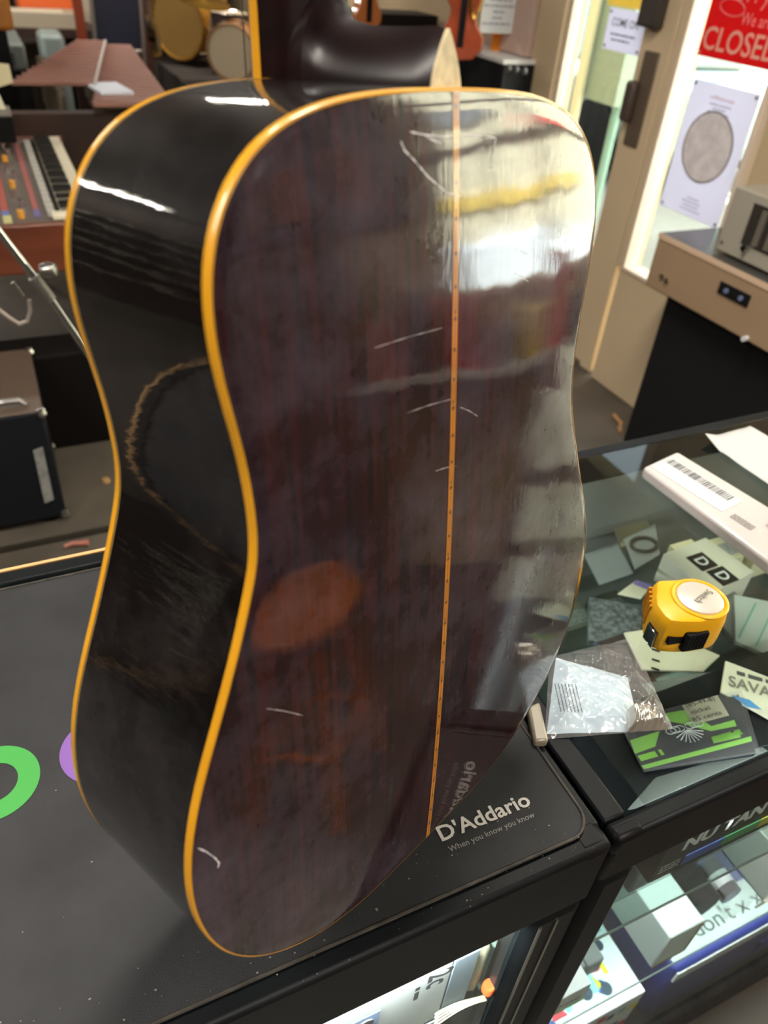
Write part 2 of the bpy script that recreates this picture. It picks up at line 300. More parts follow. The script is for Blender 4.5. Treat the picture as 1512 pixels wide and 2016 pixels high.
# ------------------------------------------------------------------ display cases
def case(label, x0, x1, yb, band, post, mglass, rounded):
    t = thing('display_case', label, 'display case', ((x0 + x1) / 2, 0.4635, FZ)); ox, oy, oz = -(x0 + x1) / 2, -0.4635, -FZ
    def bb(name, a, b, c, d, e, f, m=black, bev=0.002): return MB().box(a + ox, b + ox, c + oy, d + oy, e + oz, f + oz).build(name, m, t, bevel=bev)
    yf = 0.205; top = -0.003
    for n, (a, b) in enumerate(((x0, x0 + post), (x1 - post, x1))):
        for c, d in ((yf, yf + 0.035), (yb - 0.035, yb)): bb('corner_post', a, b, c, d, FZ, top - band, bev=0.012 if rounded else 0.006)
    bb('front_rail', x0, x1, yf, yf + 0.019, top - band, top, bev=0.005); bb('rear_rail', x0, x1, yb - 0.019, yb, top - 0.05, top)
    bb('side_rail', x0, x0 + 0.025, yf + 0.019, yb - 0.019, top - 0.05, top, bev=0.003); bb('side_rail', x1 - 0.025, x1, yf + 0.019, yb - 0.019, top - 0.05, top, bev=0.003)
    bb('top_glass', x0 + 0.025, x1 - 0.025, yf + 0.019, yb - 0.019, top - 0.006, top - 0.0005, mglass, 0)
    bb('front_glass', x0 + post, x1 - post, yf + 0.010, yf + 0.014, FZ + 0.12, top - band, mglass, 0)
    sg = glass('shelf_glass', (232, 242, 239))
    for z in (-0.295, -0.58):
        bb('glass_shelf', x0 + 0.03, x1 - 0.03, yf + 0.02, yb - 0.06, z - 0.005, z, sg, 0)
        bb('shelf_edge', x0 + 0.03, x1 - 0.03, yf + 0.0185, yf + 0.02, z - 0.005, z, mat('pale_glass_edge', (150, 170, 165), 0.3), 0)
    bb('deck', x0, x1, yf + 0.002, yb, FZ, FZ + 0.11, mat('dark_carpet', (44, 42, 40), 0.95, noise=0.4, nscale=40, bump=0.5, bscale=300), 0)
    bb('rear_panel', x0 + post, x1 - post, yb - 0.02, yb - 0.012, FZ + 0.11, top - 0.05, mat('grey_case_back', (122, 124, 118), 0.5), 0)
    return t, bb
gcase = glass('case_glass', (236, 241, 238))
lc, bbl = case('black framed display case under the long black counter mat', -1.45, 0.351, 0.722, 0.094, 0.062, gcase, True)
rc, bbr = case('black framed glass-topped display case under the yellow tape measure', 0.3545, 1.75, 0.722, 0.071, 0.049, gcase, True)
for x in (0.300, 0.318): bbl('post_edge_line', x, x + 0.003, 0.2035, 0.205, FZ + 0.1, -0.11, steel, 0)  # steel strips stand in for bright edges and reflections along the post
for cx in (0.334, 0.3715):                 # thin light joints of the moulded corner caps
    pass
bbl('corner_cap', 0.318, 0.3515, 0.2045, 0.236, -0.02, -0.0026, mat('corner_cap_plastic', (17, 18, 20), 0.38), 0.008)
bbr('corner_cap', 0.354, 0.388, 0.2045, 0.2225, -0.03, -0.0026, mat('corner_cap_plastic', (17, 18, 20), 0.38), 0.006)
bbl('rear_glint_trim', -1.45, 0.351, 0.7225, 0.727, -0.02, -0.002, mat('tan_glint_trim', (226, 178, 122), 0.45), 0.001)  # rear edge trim, its brass-like highlight painted as tan colour

# counter mat with its print
cm = thing('counter_mat', 'black counter mat with white lettering under the guitar', 'mat', (-0.3, 0.45, -0.003))
def rr(x0, x1, y0, y1, r, n=10):
    p = []
    for cx, cy, a0 in ((x1 - r, y1 - r, 0), (x0 + r, y1 - r, 90), (x0 + r, y0 + r, 180), (x1 - r, y0 + r, 270)):
        p += [(cx + r * math.cos(math.radians(a0 + 90 * i / n)), cy + r * math.sin(math.radians(a0 + 90 * i / n))) for i in range(n + 1)]
    return p
mt = mat('rubber_mat', (43, 44, 46), 0.55, spec=0.3, noise=0.28, nscale=14, bump=0.25, bscale=900)
q = [(x + 0.3, y - 0.45) for x, y in rr(-0.92, 0.341, 0.2215, 0.690, 0.022)]
MB().prism(q, 0.0003, 0.003).build('mat_sheet', mt, cm, smooth=True)
rim = mat('worn_mat_rim', (58, 54, 48), 0.6, noise=0.6, nscale=90)
MB().tube([(x, y, 0.0028) for x, y in q], 0.0016, 8, closed=True).build('mat_rim', rim, cm, smooth=True)
def disc(name, cx, cy, r0, r1, m):
    n = 64; k = [(math.cos(2 * math.pi * i / n), math.sin(2 * math.pi * i / n)) for i in range(n)]
    if r0 == 0: return MB().add([(cx + .3 + c * r1, cy - .45 + s * r1, 0.0034) for c, s in k], [list(range(n))]).build(name, m, cm, recalc=False)
    return MB().add([(cx + .3 + c * r, cy - .45 + s * r, 0.0034) for r in (r0, r1) for c, s in k], [[i, n + i, n + (i + 1) % n, (i + 1) % n] for i in range(n)]).build(name, m, cm, recalc=False)
disc('green_ring', -0.1086, 0.449, 0.0189, 0.0362, mat('mat_print_green', (62, 158, 68), 0.55))
disc('purple_disc', -0.021, 0.451, 0, 0.0356, mat('mat_print_purple', (128, 86, 168), 0.55))
mw = mat('mat_print_white', (206, 202, 196), 0.55)
text('lettering', "D'Addario", mw, cm, (0.2166 + .3, 0.2607 - .45, 0.0034), (1, 0, 0), (0, 1, 0), 0.0128, 0.0876, bold=0.02)
text('lettering', 'When you know you know', mat('mat_print_grey', (150, 148, 144), 0.55), cm, (0.2184 + .3, 0.2500 - .45, 0.0034), (1, 0, 0), (0, 1, 0), 0.0048, 0.0822)
# scattered crumbs of dust
dust = MB()
for i in range(150):
    x = random.uniform(-0.2, 0.33); y = random.choice([random.uniform(0.206, 0.26), random.uniform(0.206, 0.45)]); s = random.choice([.0003, .0004, .0005, .0008])
    dust.box(x + .3, x + .3 + s * random.uniform(1, 2), y - .45, y - .45 + s, 0.0031, 0.0031 + s * .5)
mdust = dust.build('dust_specks', mat('pale_dust', (150, 148, 140), 0.9), cm); mdust['kind'] = 'stuff'

# ------------------------------------------------------------------ the guitar
G = Matrix(((0.915527, -0.002909, 0.402246, 0.197977), (0.397072, 0.166567, -0.902546, 0.250503), (-0.064376, 0.986026, 0.153652, 0.03135 + HC), (0, 0, 0, 1)))
gt = bpy.data.objects.new('acoustic_guitar', None); col.objects.link(gt); gt.matrix_world = G; gt.empty_display_size = 0.05
tag(gt, 'dark glossy acoustic guitar seen from behind, yellow bound edges, upright on the counter mat', 'guitar')
CP = [[0.0, 0.0], [0.07009, 0.0024], [0.12681, 0.0222], [0.16887, 0.05788], [0.19306, 0.10168], [0.20108, 0.15203], [0.19112, 0.20503], [0.16761, 0.25782], [0.14778, 0.30412], [0.14004, 0.33521], [0.14205, 0.37477], [0.14817, 0.41495], [0.14462, 0.45602], [0.11934, 0.48902], [0.07033, 0.50484], [0.0, 0.508]]
def outline(n=8):
    full = CP + [[-a, b] for a, b in CP[-2:0:-1]]; m = len(full); D = []
    for ax in (0, 1):       # periodic cubic spline tangents (Gauss-Seidel)
        p = [q[ax] for q in full]; d = [0.0] * m
        for _ in range(80):
            for i in range(m): d[i] = (3 * (p[(i + 1) % m] - p[i - 1]) - d[i - 1] - d[(i + 1) % m]) / 4
        D.append(d)
    out = []
    for i in range(m):
        for k in range(n):
            t = k / n; h = (2 * t**3 - 3 * t**2 + 1, t**3 - 2 * t**2 + t, -2 * t**3 + 3 * t**2, t**3 - t**2); j = (i + 1) % m
            out.append(tuple(h[0] * full[i][a] + h[1] * D[a][i] + h[2] * full[j][a] + h[3] * D[a][j] for a in (0, 1)))
    return out
OUT = outline(); NO = len(OUT)
q6, q7, q8 = 0.11442, 0.10413, 0.15731
def backpt(u, v): return Vector((u, v, -q8 * (v - .25)**2 / 2))
def frontpt(u, v): return Vector((u * (1 - 0.01177), v - 0.01124 + 0.03201 * v, -(q6 + (q7 - q6) * v / .508) - 0.01093 * 4 * (v / .508) * (1 - v / .508)))
BK = [backpt(*p) for p in OUT]; FR = [frontpt(*p) for p in OUT]
def ring(t): return [b.lerp(f, t) for b, f in zip(BK, FR)]
def offset_in(ringpts, d):      # move a ring towards the middle of the body
    n = len(ringpts); o = []
    for i, p in enumerate(ringpts):
        tng = ringpts[(i + 1) % n] - ringpts[i - 1]; nn = Vector((-tng.y, tng.x, 0)).normalized(); o.append(p + nn * d)
    return o
def loft(rings):
    mb = MB(); n = len(rings[0]); mb.v = [Vector(p) for r in rings for p in r]
    mb.f = [[k * n + i, k * n + (i + 1) % n, (k + 1) * n + (i + 1) % n, (k + 1) * n + i] for k in range(len(rings) - 1) for i in range(n)]; return mb
def lens(b, f, d): return d / (f - b).length
def along(d): return [b + (f - b).normalized() * d for b, f in zip(BK, FR)]
def alongf(d): return [f + (b - f).normalized() * d for b, f in zip(BK, FR)]
# --- lacquer materials
def lacquer(name, deep, red, haze, hazeamt, bumpv, coatr, grain=True):
    m = bpy.data.materials.new(name); m.use_nodes = True; nt = m.node_tree; b = nt.nodes['Principled BSDF']; L = nt.links
    tc = nt.nodes.new('ShaderNodeTexCoord'); mp = nt.nodes.new('ShaderNodeMapping'); mp.inputs['Scale'].default_value = (260, 9, 40) if grain else (60, 60, 9); L.new(tc.outputs['Object'], mp.inputs[0])
    g = nt.nodes.new('ShaderNodeTexNoise'); g.inputs['Scale'].default_value = 1; g.inputs['Detail'].default_value = 8; g.inputs['Distortion'].default_value = 0.4; L.new(mp.outputs[0], g.inputs[0])
    r = nt.nodes.new('ShaderNodeValToRGB'); r.color_ramp.elements[0].position = .35; r.color_ramp.elements[1].position = .72
    r.color_ramp.elements[0].color = lin(deep); r.color_ramp.elements[1].color = lin(red); L.new(g.outputs[0], r.inputs[0])
    # haze: fine dust and smudges, plus room reflections painted into the base colour
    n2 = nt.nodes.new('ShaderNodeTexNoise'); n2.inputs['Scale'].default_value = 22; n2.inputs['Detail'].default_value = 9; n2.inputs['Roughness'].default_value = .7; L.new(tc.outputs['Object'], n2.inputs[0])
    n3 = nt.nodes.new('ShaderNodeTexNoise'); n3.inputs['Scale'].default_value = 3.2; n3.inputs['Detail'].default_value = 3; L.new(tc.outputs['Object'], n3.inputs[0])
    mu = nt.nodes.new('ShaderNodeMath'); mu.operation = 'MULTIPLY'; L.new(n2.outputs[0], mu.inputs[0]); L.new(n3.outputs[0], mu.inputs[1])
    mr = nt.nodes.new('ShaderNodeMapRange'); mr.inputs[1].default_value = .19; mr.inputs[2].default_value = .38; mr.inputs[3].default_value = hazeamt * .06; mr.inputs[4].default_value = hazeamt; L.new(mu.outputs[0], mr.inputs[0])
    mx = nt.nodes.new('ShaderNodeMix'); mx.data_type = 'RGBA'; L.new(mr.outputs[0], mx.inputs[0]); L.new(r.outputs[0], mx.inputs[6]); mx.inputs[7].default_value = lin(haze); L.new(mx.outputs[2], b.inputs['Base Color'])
    b.inputs['Roughness'].default_value = .42; b.inputs['Specular IOR Level'].default_value = .08
    b.inputs['Coat Weight'].default_value = 1; b.inputs['Coat Roughness'].default_value = coatr; b.inputs['Coat IOR'].default_value = 1.68 if grain else 1.55
    bm_ = nt.nodes.new('ShaderNodeTexNoise'); bm_.inputs['Scale'].default_value = 1; bm_.inputs['Detail'].default_value = 4
    mp2 = nt.nodes.new('ShaderNodeMapping'); mp2.inputs['Scale'].default_value = (620, 75, 75) if grain else (200, 200, 30); L.new(tc.outputs['Object'], mp2.inputs[0]); L.new(mp2.outputs[0], bm_.inputs[0])
    bu = nt.nodes.new('ShaderNodeBump'); bu.inputs['Strength'].default_value = bumpv; bu.inputs['Distance'].default_value = .00004 if grain else .00010; L.new(bm_.outputs[0], bu.inputs['Height'])
    wv = nt.nodes.new('ShaderNodeTexNoise'); wv.inputs['Scale'].default_value = 16; wv.inputs['Detail'].default_value = 2; L.new(tc.outputs['Object'], wv.inputs[0])
    b2 = nt.nodes.new('ShaderNodeBump'); b2.inputs['Strength'].default_value = .35 if grain else .12; b2.inputs['Distance'].default_value = .0011; L.new(wv.outputs[0], b2.inputs['Height']); L.new(b2.outputs[0], bu.inputs['Normal'])
    L.new(bu.outputs[0], b.inputs['Coat Normal']); L.new(bu.outputs[0], b.inputs['Normal'])
    MATS[name] = m; return m
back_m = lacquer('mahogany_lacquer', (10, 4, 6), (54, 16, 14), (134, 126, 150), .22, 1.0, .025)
side_m = lacquer('dark_side_lacquer', (4, 4, 5), (12, 6, 6), (112, 104, 102), .16, 1.0, .03, grain=False)  # haze strength raised so grey patches stand for mirrored floor and wall
bind = mat('aged_yellow_binding', (238, 170, 34), 0.32, coat=0.6, noise=0.16, nscale=14, spec=0.5)
purf = mat('black_purfling', (14, 10, 8), 0.4)
# back plate: gently domed, built as shrinking rings of the outline
def dome(s, c=(0, .25)):
    o = []
    for (u, v) in OUT:
        uu = c[0] + (u - c[0]) * s; vv = c[1] + (v - c[1]) * s
        o.append(backpt(uu, vv) + Vector((0, 0, 0.0026 * (1 - s ** 2) ** .8)))
    return o
edge = offset_in(BK, 0.0012)
rings = [[p + Vector((0, 0, 0.0)) for p in edge]] + [[q_ + Vector((0, 0, 0.0004)) for q_ in dome(s)] for s in (.982, .96, .92, .86, .78, .68, .56, .42, .28, .14, .03)]
mb = loft(rings); mb.f.append(list(range((len(rings) - 1) * NO, len(rings) * NO)))
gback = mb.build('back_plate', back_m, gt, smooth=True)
# sides
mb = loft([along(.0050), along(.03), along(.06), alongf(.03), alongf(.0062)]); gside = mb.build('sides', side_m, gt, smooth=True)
# bindings: yellow strip, thin dark line
def strip(name, r0, r1, m, out=0.0, inner=None):
    rs = [offset_in(r0, -out), offset_in(r1, -out)]
    if inner: rs = [inner] + rs
    return loft(rs).build(name, m, gt, smooth=True)
def bindstrip(name, rA, rM, rB, capring):      # slightly rounded outer edge
    rs = [capring, offset_in(rA, 0.0003), offset_in(rM, -0.00025), offset_in(rB, -0.00015)]
    return loft(rs).build(name, bind, gt, smooth=True)
bindstrip('back_binding', along(0), along(.0010), along(.0043), offset_in([p + Vector((0, 0, .0003)) for p in BK], .0013))
strip('binding_line', along(.0043), along(.0050), purf)
bindstrip('top_binding', alongf(0), alongf(.0010), alongf(.0050), offset_in(FR, .0016))
strip('binding_line', alongf(.0050), alongf(.0056), purf); strip('cream_purfling', alongf(.0056), alongf(.0062), mat('cream_purfling', (190, 160, 100), 0.4))
spr = mat('amber_spruce', (196, 136, 66), 0.3, coat=1.0, noise=0.12, nscale=1, stretch=(300, 5, 5))
inner = offset_in(FR, .0016)
mb = MB(); cc = Vector((0, .25, sum(p.z for p in FR) / NO)); mb.v = inner + [cc.lerp(p, .5) for p in inner]
mb.v = inner + [Vector((p.x * .5, .25 + (p.y - .25) * .5, frontpt(0, .25 + (p.y - .25) * .5).z)) for p in inner]
mb.f = [[i, (i + 1) % NO, NO + (i + 1) % NO, NO + i] for i in range(NO)] + [list(range(NO, 2 * NO))]
mb.build('top_plate', spr, gt, smooth=True)
# centre marquetry strip along the back
def backsurf(u, v):
    # height of the domed back near the centre line
    best = 1.0
    if v > .25: s = abs(v - .25) / .258
    else: s = abs(.25 - v) / .25
    s = max(s, abs(u) / .15) if abs(u) > .02 else s
    s = min(1, s)
    return -q8 * (v - .25)**2 / 2 + 0.0026 * (1 - s ** 2) ** .8 + .0005
ms = bpy.data.materials.new('marquetry_strip'); ms.use_nodes = True; nt = ms.node_tree; L = nt.links; bs = nt.nodes['Principled BSDF']
tc = nt.nodes.new('ShaderNodeTexCoord'); sx = nt.nodes.new('ShaderNodeSeparateXYZ'); L.new(tc.outputs['Object'], sx.inputs[0])
def mth(op, a, b=None, c=None):
    n = nt.nodes.new('ShaderNodeMath'); n.operation = op
    for i, x in enumerate((a, b, c)):
        if x is None: continue
        if isinstance(x, (int, float)): n.inputs[i].default_value = x
        else: L.new(x, n.inputs[i])
    return n.outputs[0]
ax_ = mth('ABSOLUTE', sx.outputs[0]); fy = mth('FRACT', mth('MULTIPLY', sx.outputs[1], 62.0)); fy2 = mth('FRACT', mth('MULTIPLY', sx.outputs[1], 20.6))
side_line = mth('MULTIPLY', mth('GREATER_THAN', ax_, .0006), mth('LESS_THAN', ax_, .0011))     # two thin dark lines, broken
dash = mth('MULTIPLY', side_line, mth('GREATER_THAN', fy2, .38))
bar = mth('MULTIPLY', mth('LESS_THAN', ax_, .0011), mth('LESS_THAN', fy, .12))
mid = mth('MULTIPLY', mth('LESS_THAN', ax_, .0003), mth('LESS_THAN', fy2, .42))
allm = mth('MAXIMUM', mth('MAXIMUM', dash, bar), mth('MAXIMUM', mid, mth('GREATER_THAN', ax_, .0022)))
mx = nt.nodes.new('ShaderNodeMix'); mx.data_type = 'RGBA'; L.new(allm, mx.inputs[0]); mx.inputs[6].default_value = lin((214, 138, 44)); mx.inputs[7].default_value = lin((66, 30, 10)); L.new(mx.outputs[2], bs.inputs['Base Color'])
bs.inputs['Roughness'].default_value = .35; bs.inputs['Coat Weight'].default_value = 1; bs.inputs['Coat Roughness'].default_value = .05
mb = MB(); NS = 80
for i in range(NS + 1):
    v = 0.001 + .506 * i / NS
    for u in (-.0024, .0024): mb.v.append(Vector((u, v, backsurf(0, v) + .00012)))
mb.f = [[2 * i, 2 * i + 1, 2 * i + 3, 2 * i + 2] for i in range(NS)]
mb.build('centre_strip', ms, gt, smooth=True, recalc=False)
# scratches in the lacquer
scr = mat('pale_scratch', (236, 232, 236), 0.8)
def scratch(pts, w_=.0005):
    P = [];
    for a, b in zip(pts, pts[1:]):
        for k in range(6): P.append((a[0] + (b[0] - a[0]) * k / 6, a[1] + (b[1] - a[1]) * k / 6))
    P.append(pts[-1]); mb = MB()
    for i, (u, v) in enumerate(P):
        a = P[max(0, i - 1)]; b = P[min(len(P) - 1, i + 1)]; d = Vector((b[0] - a[0], b[1] - a[1])).normalized()
        ww = w_ * random.uniform(.25, 1) * (0.3 if i in (0, len(P) - 1) else 1)
        bz = surf_z(u, v) + .00015
        mb.v += [Vector((u - d.y * ww, v + d.x * ww, bz)), Vector((u + d.y * ww, v - d.x * ww, bz))]
    mb.f = [[2 * i, 2 * i + 1, 2 * i + 3, 2 * i + 2] for i in range(len(P) - 1)]
    mb.build('scratch', scr, gt, recalc=False)
from mathutils.bvhtree import BVHTree
_bm = bmesh.new(); _bm.from_mesh(gback.data); bvh = BVHTree.FromBMesh(_bm)
def surf_z(u, v):
    h = bvh.ray_cast(Vector((u, v, .1)), Vector((0, 0, -1)))
    return h[0].z if h[0] else 0
for s in ([[-0.0334, 0.4914], [-0.0218, 0.4897], [-0.0095, 0.4886], [0.0061, 0.4884], [0.0226, 0.4881], [0.0329, 0.4865]],
          [[-0.0397, 0.488], [-0.0374, 0.4843], [-0.0309, 0.48], [-0.021, 0.4725], [-0.0079, 0.4651], [0.0043, 0.4623]],
          [[0.0329, 0.4865], [0.03, 0.4801], [0.0287, 0.4734]], [[-0.0224, 0.489], [-0.0099, 0.4856]],
          [[-0.1932, 0.1826], [-0.1892, 0.176], [-0.1851, 0.1672], [-0.1833, 0.1614], [-0.1844, 0.1585]]): scratch(s)
def loc_back(px, py):
    d = ray(px, py); Gi = G.inverted(); o = Gi @ Vector((0, 0, CZ + HC)); dl = Gi.to_3x3() @ d; s = -o.z / dl.z; q_ = o + dl * s; return [q_.x, q_.y]
for a, b in (((735, 685), (870, 645)), ((795, 812), (885, 784)), ((850, 925), (892, 915)), ((1012, 537), (1040, 555)), ((520, 1392), (592, 1405)), ((900, 800), (935, 818)), ((1015, 490), (1040, 502))):
    scratch([loc_back(*a), loc_back((a[0] + b[0]) / 2, (a[1] + b[1]) / 2 - 2), loc_back(*b)], .00018)
# heel, neck, fingerboard
heelm = lacquer('neck_lacquer', (16, 5, 7), (30, 9, 9), (110, 96, 92), .03, .02, .24, grain=False); heelm.node_tree.nodes['Principled BSDF'].inputs['Coat Weight'].default_value = .22
prof = [(-.0115, .5312), (-.0155, .5325), (-.029, .5328), (-.047, .5335), (-.0600, .5350), (-.0700, .5385), (-.0760, .5430), (-.0805, .5500), (-.0835, .560), (-.0855, .580), (-.087, .62), (-.089, .75), (-.0905, .868)]
def nsec(w_, vtop):          # a level of the heel: cross section running from the body face out to the ridge
    return w_, vtop
mb = MB(); NU = 14
WF = -.1065                   # plane under the fingerboard
secs = []
# sections across the neck: for each station v, a rounded U shape from the fingerboard plane down to the ridge depth
def ridge_w(v):               # depth (w) of the neck back at height v
    pts = [(v_, w_) for w_, v_ in prof]
    if v <= pts[0][0]: return pts[0][1]
    for (a, wa), (b, wb) in zip(pts, pts[1:]):
        if a <= v <= b and b > a: return wa + (wb - wa) * (v - a) / (b - a)
    return pts[-1][1]
def halfw(v): return .0275 - .0055 * max(0, (v - .51)) / .36
def hw_heel(t, v):            # half width of the heel at depth fraction t (0 at the cap, 1 at the fingerboard) near the body
    return .0104 + (.0268 - .0104) * (t ** .8)
# heel: levels in w, each level a half-ellipse in (u, v) standing on the body
W0 = -.0115
lev = [W0, -.016, -.022, -.03, -.04, -.05, -.058, -.064, -.070, -.0745, -.078, -.082]
def vr(w_):
    for (wa, va), (wb, vb) in zip(prof, prof[1:]):
        if wb <= w_ <= wa: return va + (vb - va) * (wa - w_) / (wa - wb)
    return prof[0][1]
def level(w_, grow=0):
    t = (W0 - w_) / (W0 - WF); a = hw_heel(t, 0) + grow; top = vr(w_) + grow; base = .5055; pts_ = []
    pw = 1.0 if t < .4 else 1.0 + .8 * (t - .4)
    for i in range(NU + 1):
        th = math.pi * i / NU; c = math.cos(th); s = math.sin(th)
        pts_.append(Vector((-a * c, base + (top - base) * max(0.0, 1 - abs(c)) ** (1 / (1.7 + 1.8 * max(0, t - .1))), w_)))
    return pts_
LV = [level(x) for x in lev]
m_ = NU + 1; mb.v = [p for r in LV for p in r]
mb.f = [[k * m_ + i, k * m_ + i + 1, (k + 1) * m_ + i + 1, (k + 1) * m_ + i] for k in range(len(LV) - 1) for i in range(NU)]
# neck shaft: sections along v from the root of the heel to the nut
vs_ = [.5055, .53, .55, .566, .585, .62, .68, .75, .81, .868]; k0 = len(mb.v)
for v in vs_:
    hw_ = halfw(v); dep = (-.0862 if v < .585 else ridge_w(v))
    for i in range(NU + 1):
        th = math.pi * i / NU; mb.v.append(Vector((-hw_ * math.copysign(abs(math.cos(th)) ** .8, math.cos(th)), v, WF + (dep - WF) * math.sin(th) ** .75 if math.sin(th) > 0 else WF)))
mb.f += [[k0 + k * m_ + i, k0 + k * m_ + i + 1, k0 + (k + 1) * m_ + i + 1, k0 + (k + 1) * m_ + i] for k in range(len(vs_) - 1) for i in range(NU)]
# flat cheek of the heel: closes the heel sides down to the fingerboard plane
for sgn in (-1, 1):
    pass
LW = level(lev[-1]); k1 = len(mb.v); LB = [Vector((p.x * 1.02, p.y, WF)) for p in LW]
mb.v += LW + LB; mb.f += [[k1 + i, k1 + i + 1, k1 + m_ + i + 1, k1 + m_ + i] for i in range(NU)]
mb.build('neck', heelm, gt, smooth=True)
cap0 = level(W0); cap1 = [p + Vector((0, 0, .0022)) for p in cap0]
MB().hexa(cap0, cap1).build('heel_cap', mat('aged_cream_heel_cap', (226, 208, 165), 0.5, noise=0.22, nscale=120, bump=.3, bscale=300), gt)
hb = [Vector((p.x * 1.02, p.y, p.z - .0010)) for p in cap0]
MB().hexa(hb, cap0).build('heel_cap_line', purf, gt)
fbm = mat('rosewood_fingerboard', (36, 22, 18), 0.5)
mb = MB(); mb.hexa([(-.0262, .47, WF), (.0262, .47, WF), (.0215, .868, WF), (-.0215, .868, WF)], [(-.0262, .47, WF - .0055), (.0262, .47, WF - .0055), (.0215, .868, WF - .0055), (-.0215, .868, WF - .0055)]); mb.build('fingerboard', fbm, gt)
for s in (-1, 1):
    MB().hexa([(s * .0262, .508, WF + .0002), (s * .0278, .508, WF + .0002), (s * .0224, .868, WF + .0002), (s * .0215, .868, WF + .0002)], [(s * .0262, .508, WF - .0056), (s * .0278, .508, WF - .0056), (s * .0224, .868, WF - .0056), (s * .0215, .868, WF - .0056)]).build('fingerboard_binding', bind, gt)
MB().hexa([(-.022, .866, WF + .006), (.022, .866, WF + .006), (.036, .90, WF + .002), (.034, 1.06, WF + .03), (-.034, 1.06, WF + .03), (-.036, .90, WF + .002)], [(-.022, .866, WF - .008), (.022, .866, WF - .008), (.036, .90, WF - .012), (.034, 1.06, WF + .014), (-.034, 1.06, WF + .014), (-.036, .90, WF - .012)]).build('headstock', heelm, gt, bevel=.002)
for s in (-1, 1):
    for v in (.92, .965, 1.01): MB().cyl((s * .036, v, WF + .012), (s * .052, v, WF + .012), .003).cyl((s * .052, v, WF + .012), (s * .062, v, WF + .012), .009, .007).build('tuning_peg', chrome, gt, smooth=True)
_sh = frontpt(0, .35).z
MB().cyl((0, .352, _sh - .0003), (0, .352, _sh - .0012), .05, n=48).build('soundhole', darkink, gt)
MB().box(-.075, .075, .165, .195, frontpt(0, .18).z - .009, frontpt(0, .18).z - .0005).build('bridge', fbm, gt, bevel=.003)
for k in range(6):
    u = -.025 + .01 * k; MB().cyl((u, .18, frontpt(0, .18).z - .011), (u * .8, .868, WF - .009), .0005, n=6).build('string', steel, gt)

# ------------------------------------------------------------------ things on top of the right case
# tape measure
c0 = at(1362, 1190, .036); nose = at(1262, 1212, .030)
ang = math.atan2(nose.y - c0.y, nose.x - c0.x)
tm = thing('tape_measure', 'yellow tape measure with a silver disc, lying on the glass case top', 'tape measure', (c0.x, c0.y, -.003), ang)
yel = mat('yellow_abs', (242, 178, 6), 0.38, noise=.04, nscale=20, spec=.5)
pts = []
for i in range(19): a = math.radians(100 + 160 * i / 18); pts.append((-.004 + .034 * math.cos(a), .034 * math.sin(a)))
pts += [(.012, -.034), (.034, -.030), (.046, -.026), (.049, -.018), (.049, .000), (.043, .012), (.036, .022), (.030, .033), (.024, .037), (.016, .036)]
pts = [(x, -y) for x, y in pts]
pts = pts[::-1] if sum(a[0] * b[1] - b[0] * a[1] for a, b in zip(pts, pts[1:] + pts[:1])) < 0 else pts
def sc(k, z, px=0): return [(x * k, y * k, z) for x, y in pts]
mb = loft([[Vector(p) for p in sc(.90, 0)], [Vector(p) for p in sc(.985, .004)], [Vector(p) for p in sc(1, .012)], [Vector(p) for p in sc(1, .032)], [Vector(p) for p in sc(.965, .041)], [Vector(p) for p in sc(.90, .046)], [Vector(p) for p in sc(.80, .0475)]])
n_ = len(pts); mb.f += [list(range(n_))[::-1], list(range(6 * n_, 7 * n_))]
mb.build('tape_body', yel, tm, smooth=True)
MB().tube([(-.006 + .0285 * math.cos(a), .001 + .0285 * math.sin(a), .0472) for a in [i * math.pi / 18 for i in range(36)]], .0022, 8, closed=True).build('disc_rim', yel, tm, smooth=True)
MB().lathe([(0, .0505), (.0215, .0503), (.0243, .0494), (.025, .047)], (-.006, .001, 0), n=40).build('silver_disc', mat('silver_label', (206, 202, 192), 0.35, metal=.3), tm, smooth=True)
tr = Matrix.Rotation(-ang, 3, 'Z')
text('lettering', 'Switch', mat('label_grey', (120, 114, 104), .5), tm, Vector((-.020, -.008, .0508)), Vector((.87, .45, 0)), Vector((-.45, .87, 0)), .008, .028, bold=.01)
for k in range(5): MB().box(-.0012, .0012, -.007, .007, .012, .040).build('grip_rib', mat('yellow_shade', (214, 150, 4), .45), tm, (.0415 - .0035 * k, -.0035 - .0065 * k, 0), math.radians(60), bevel=.001)
# thumb lock on the near side
side_y = .0345
MB().box(.002, .030, side_y - .006, side_y + .004, .008, .034).build('thumb_lock', blackp, tm, (-.004, -.001, 0), bevel=.003)
for k in range(6): MB().box(.0005 + k * .0042, .0020 + k * .0042, side_y - .001, side_y + .0035, .011, .031).build('lock_ridge', blackp, tm)
MB().box(.024, .042, side_y - .009, side_y - .0025, .018, .027).build('lock_slot', darkink, tm)
MB().box(.0465, .0498, .004, .020, .006, .026).build('tape_mouth', mat('mouth_dark', (50, 26, 12), .5), tm)
MB().box(.0498, .0512, .004, .021, .004, .024).box(.044, .0512, .004, .021, .003, .0045).build('end_hook', chrome, tm, bevel=.0006)

